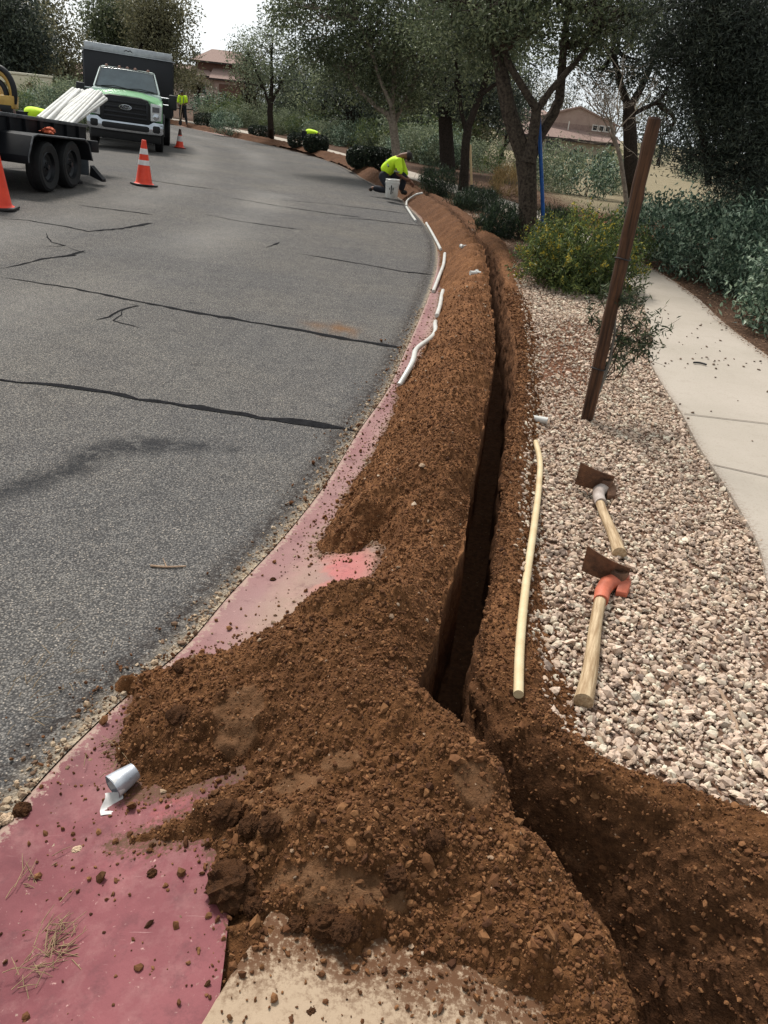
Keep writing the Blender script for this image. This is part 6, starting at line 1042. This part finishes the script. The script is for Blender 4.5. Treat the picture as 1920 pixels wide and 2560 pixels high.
def parked_car():
    p = A(505, 222, 95); t = thing('parked_car', 'dark parked car roof showing over the bushes at the garage', 'car', (p[0], 95, p[2]-1.25), rad(10)); prof = [(-2.2, .3), (-2.25, .75), (-1.5, .92), (-.7, 1.36), (.7, 1.4), (1.5, 1.0), (2.2, .85), (2.25, .35)]; m = MB(); m.prism(prof, -.85, .85, 'y'); m.build('body', mat('silver car paint', c(150, 154, 158), c(130, 134, 140), 3, .3, me=.4), t, bev=.08); m = MB(); m.prism([(-1.35, .95), (-.65, 1.3), (.65, 1.34), (1.3, 1.02)], -.87, .87, 'y'); m.build('window', GLS, t)
    for q in (-1.4, 1.4):
        for s in (-1, 1): m = MB(); m.lathe([(0, -.1), (.3, -.1), (.32, 0), (.3, .1), (0, .1)], 18, 'y', (q, s*.8, .32)); m.build('wheel', TYRE, t)
parked_car()
# ------------------------------------------------------------------ people
SKIN = mat('skin', c(112, 74, 56), c(98, 64, 48), 10, .6); NEON = mat('hi-vis yellow', c(204, 240, 44), c(184, 224, 36), 9, .75, .15, 40); NAVY = mat('navy cloth', c(24, 26, 34), c(34, 36, 44), 10, .85, .2, 50); BOOT = mat('boot', c(34, 30, 28), c(24, 22, 22), 12, .7); HAIR = mat('dark hair', c(34, 26, 22), c(24, 20, 18), 40, .7, .5, 120); STRIPE = mat('reflective tape', c(120, 128, 112), c(100, 110, 96), 10, .4)
def skin(name, P, E, R_, root, m, par, sub=2):
    me = bpy.data.meshes.new(name); me.from_pydata([tuple(map(float, p)) for p in P], E, []); o = bpy.data.objects.new(name, me); COL.objects.link(o); md = o.modifiers.new('skin', 'SKIN'); md.use_smooth_shade = True
    sv = me.skin_vertices[0].data
    for i, q in enumerate(R_): sv[i].radius = (q, q) if np.isscalar(q) else q; sv[i].use_root = (i == root)
    s = o.modifiers.new('sub', 'SUBSURF'); s.levels = sub; s.render_levels = sub; bpy.context.view_layer.update()
    ne = bpy.data.meshes.new_from_object(o.evaluated_get(bpy.context.evaluated_depsgraph_get())); bpy.data.objects.remove(o); return link(name, ne, m, par, True)
def person(lab, loc, rz, J, hat=None, group=None, vest_long=True):
    """J: joints pel, chest, neck, head, nose, and (shoulder, elbow, wrist, hand) / (hip, knee, ankle, toe) per side"""
    t = thing('person', lab, 'person', loc, rz, group); J = {k: np.array(v, float) for k, v in J.items()}
    P, E, R_ = [], [], []
    def ad(p, r, par=None):
        P.append(p); R_.append(r); i = len(P)-1
        if par is not None: E.append((par, i))
        return i
    pe = ad(J['pel'], .125); mid = ad((J['pel']+J['chest'])/2, .115, pe); ch = ad(J['chest'], .135, mid); nk = ad(J['neck'], .055, ch); hb = ad(J['head']-(J['head']-J['neck'])*.25, .075, nk); hd = ad(J['head'], .098, hb); up_ = (J['head']-J['neck']); up_ /= np.linalg.norm(up_); ht = ad(J['head']+up_*.08, .075, hd)
    nd = J['nose']-J['head']; nd /= np.linalg.norm(nd); ns = ad(J['head']+nd*.115-up_*.01, .014, hd); sd_ = np.cross(nd, up_)
    for s in (1, -1): ad(J['head']+sd_*s*.1-up_*.005, .016, hd)
    for s in 'ab':
        sh = ad(J['sh'+s], .062, ch); el = ad(J['el'+s], .043, sh); wr = ad(J['wr'+s], .03, el); d = J['ha'+s]-J['wr'+s]; d /= np.linalg.norm(d)+1e-9; pm = ad(J['wr'+s]+d*.06, .034, wr); sv_ = np.cross(d, np.array((0.2, .9, .3))); sv_ /= np.linalg.norm(sv_)
        for k, L_ in enumerate((.075, .085, .08, .06)): f0 = J['wr'+s]+d*.095+sv_*(k-1.5)*.019; i = ad(f0, .0095, pm); ad(f0+d*L_*.55+np.array((0, 0, -.014)), .0085, i)
        i = ad(J['wr'+s]+d*.03+sv_*-.045, .011, pm); ad(J['wr'+s]+d*.075+sv_*-.06, .009, i)
        hp = ad(J['hi'+s], .095, pe); kn = ad(J['kn'+s], .062, hp); an = ad(J['an'+s], .042, kn); ad(J['to'+s], .036, an)
    skin('body', P, E, R_, 0, SKIN, t, 2)
    X = lambda *n: [J[k] for k in n]
    skin('shirt', X('pel', 'chest')+[(J['chest']+J['neck'])/2]+[J['sha'], J['ela']+(J['wra']-J['ela'])*.35, J['shb'], J['elb']+(J['wrb']-J['elb'])*.35]+[(J['pel']+J['chest'])/2], [(0, 7), (7, 1), (1, 2), (1, 3), (3, 4), (1, 5), (5, 6)], [(.19, .165), (.205, .165), .095, .1, .078, .1, .078, (.195, .165)], 1, NEON, t)
    skin('trousers', X('pel', 'hia', 'kna', 'ana', 'hib', 'knb', 'anb'), [(0, 1), (1, 2), (2, 3), (0, 4), (4, 5), (5, 6)], [.145, .115, .085, .07, .115, .085, .07], 0, NAVY, t)
    for s in 'ab': skin('boot', X('an'+s, 'to'+s), [(0, 1)], [.062, .05], 0, BOOT, t)
    m = MB(); m.tube([J['head']+up_*.02, J['head']+up_*.07, J['head']+up_*.115, J['head']+up_*.13], [.108, .1, .06, .01], 16); hm = m.build('cap' if hat else 'hair', hat or HAIR, t, smooth=True)
    if hat: m = MB(); m.tube([J['head']+up_*.035+nd*.06, J['head']+up_*.03+nd*.17], [.08, .06], 10); m.v = [tuple(np.array(v)*1.0) for v in m.v]; k = J['head']+up_*.033; m.v = [tuple(k+(np.array(v)-k)-up_*((np.array(v)-k)@up_)*.85) for v in m.v]; m.build('cap_brim', hat, t, smooth=True)
    return t, J
def band(t, a, b, pts, r):
    m = MB(); m.tube(pts, r, 6); m.build('reflective_tape', STRIPE, t, smooth=True)
# crouching worker at the ridge
kp = W(838, 419, .1)
t, J = person('worker in yellow hi-vis shirt kneeling on the soil ridge beside the white bucket', (kp[0]+.02, kp[1]+.1, .1), 0, dict(pel=(-.17, .05, .4), chest=(.05, 0, .68), neck=(.21, -.02, .82), head=(.32, -.03, .83), nose=(.41, -.04, .75), sha=(.15, -.2, .71), ela=(.15, -.27, .46), wra=(.34, -.22, .36), haa=(.5, -.2, .33), shb=(.17, .18, .73), elb=(.3, .24, .42), wrb=(.46, .12, .3), hab=(.55, .06, .22),
    hia=(-.15, -.09, .36), kna=(-.02, -.16, .07), ana=(-.38, -.12, .1), toa=(-.46, -.12, .03), hib=(-.13, .12, .38), knb=(.33, .08, .42), anb=(.26, .1, .07), tob=(.42, .08, .04)))
band(t, 0, 0, [(-.06, -.215, .58), (-.12, -.06, .7), (-.1, .12, .68)], .02); band(t, 0, 0, [(.08, -.29, .5), (.14, -.335, .5), (.2, -.3, .49)], .018)
# standing worker with a shovel
sp = solve(396, 274); sz = float(base_z(np.array([sp[0]]), np.array([sp[1]]))[0]); 
t, J = person('worker in yellow hi-vis shirt standing far off by the kerb holding a shovel', (sp[0], sp[1], sz+.12), 0, dict(pel=(0, 0, .95), chest=(.0, .0, 1.28), neck=(-.01, -.02, 1.48), head=(-.03, -.05, 1.62), nose=(-.1, -.2, 1.58), sha=(-.2, 0, 1.4), ela=(-.28, -.03, 1.12), wra=(-.2, -.2, .95), haa=(-.1, -.27, .9), shb=(.2, 0, 1.4), elb=(.28, .06, 1.14), wrb=(.12, -.16, 1.05), hab=(.04, -.24, 1.02), hia=(-.1, 0, .9), kna=(-.14, -.02, .5), ana=(-.17, .0, .09), toa=(-.22, -.16, .04), hib=(.1, 0, .9), knb=(.15, -.03, .5), anb=(.2, 0, .09), tob=(.24, -.16, .04)), hat=BLKM)
band(t, 0, 0, [(-.1, -.17, 1.4), (-.1, -.185, 1.1)], .02); band(t, 0, 0, [(.1, -.17, 1.4), (.1, -.185, 1.1)], .02)
ts = thing('shovel', 'pale-handled shovel held by the standing worker', 'shovel', (sp[0]-.06, sp[1]-.27, sz+.1)); m = MB(); m.tube([(.08, .02, 1.1), (0, 0, .55), (-.06, -.05, .2)], .02, 8); m.build('handle', WOODL, ts, smooth=True); m = MB(); m.prism([(-.1, .22), (.08, .22), (.07, .02), (-.02, -.05), (-.1, .02)], -.06, -.04, 'y'); m.build('blade', STEEL, ts)
def bender(lab, loc, rz): return person(lab, loc, rz, dict(pel=(-.2, 0, .84), chest=(.14, 0, .9), neck=(.34, 0, .84), head=(.46, 0, .76), nose=(.56, 0, .64), sha=(.24, -.18, .84), ela=(.3, -.22, .55), wra=(.4, -.14, .32), haa=(.45, -.1, .22), shb=(.24, .18, .84), elb=(.3, .22, .55), wrb=(.4, .14, .32), hab=(.45, .1, .22), hia=(-.18, -.1, .8), kna=(-.06, -.13, .45), ana=(-.16, -.14, .08), toa=(.0, -.14, .04), hib=(-.18, .1, .8), knb=(-.06, .13, .45), anb=(-.16, .14, .08), tob=(.0, .14, .04)))
bb = W(680, 331, .1)[1]+1.5; bp = A(676, 284, bb); bender('worker in yellow hi-vis shirt bent double behind the tall clipped bush', (bp[0]-.1, bb, bp[2]-.93), rad(-4))
bp = A(42, 238, 15.0); bender('worker in yellow hi-vis shirt stooping behind the black trailer', (bp[0], 15.6, bp[2]-.95), rad(20))
def bucket():
    p = W(845, 427, .1); t = thing('bucket', 'white plastic bucket with dark printing standing beside the kneeling worker', 'bucket', (p[0], p[1], .1)); m = MB(); m.lathe([(0, 0), (.125, 0), (.132, .01), (.148, .29), (.158, .295), (.158, .325), (.15, .33), (.152, .365), (.157, .37), (.15, .375), (.145, .37), (.13, .02), (0, .02)], 28); m.build('pail', PVC, t, smooth=True); m = MB(); n = 12
    for a0, a1, z0, z1 in ((-1.72, -1.56, .08, .26), (-1.45, -1.3, .16, .22), (-1.98, -1.84, .17, .2), (-1.43, -1.34, .1, .14)):
        pts = []; 
        for zz in (z0, z1): pts += [((.134+.0545*zz+.0015)*math.cos(a), (.134+.0545*zz+.0015)*math.sin(a), zz) for a in np.linspace(a0, a1, 4)]
        m.add(pts, [(i, i+1, 5+i, 4+i) for i in range(3)])
    m.build('print', BLKM, t); m = MB(); m.tube([(.16*math.cos(a), -.16*abs(math.sin(a))*.4-.08, .31-.1*math.sin(a)) for a in np.linspace(0, math.pi, 14)], .003, 5); m.build('handle', ALU, t, smooth=True)
bucket()
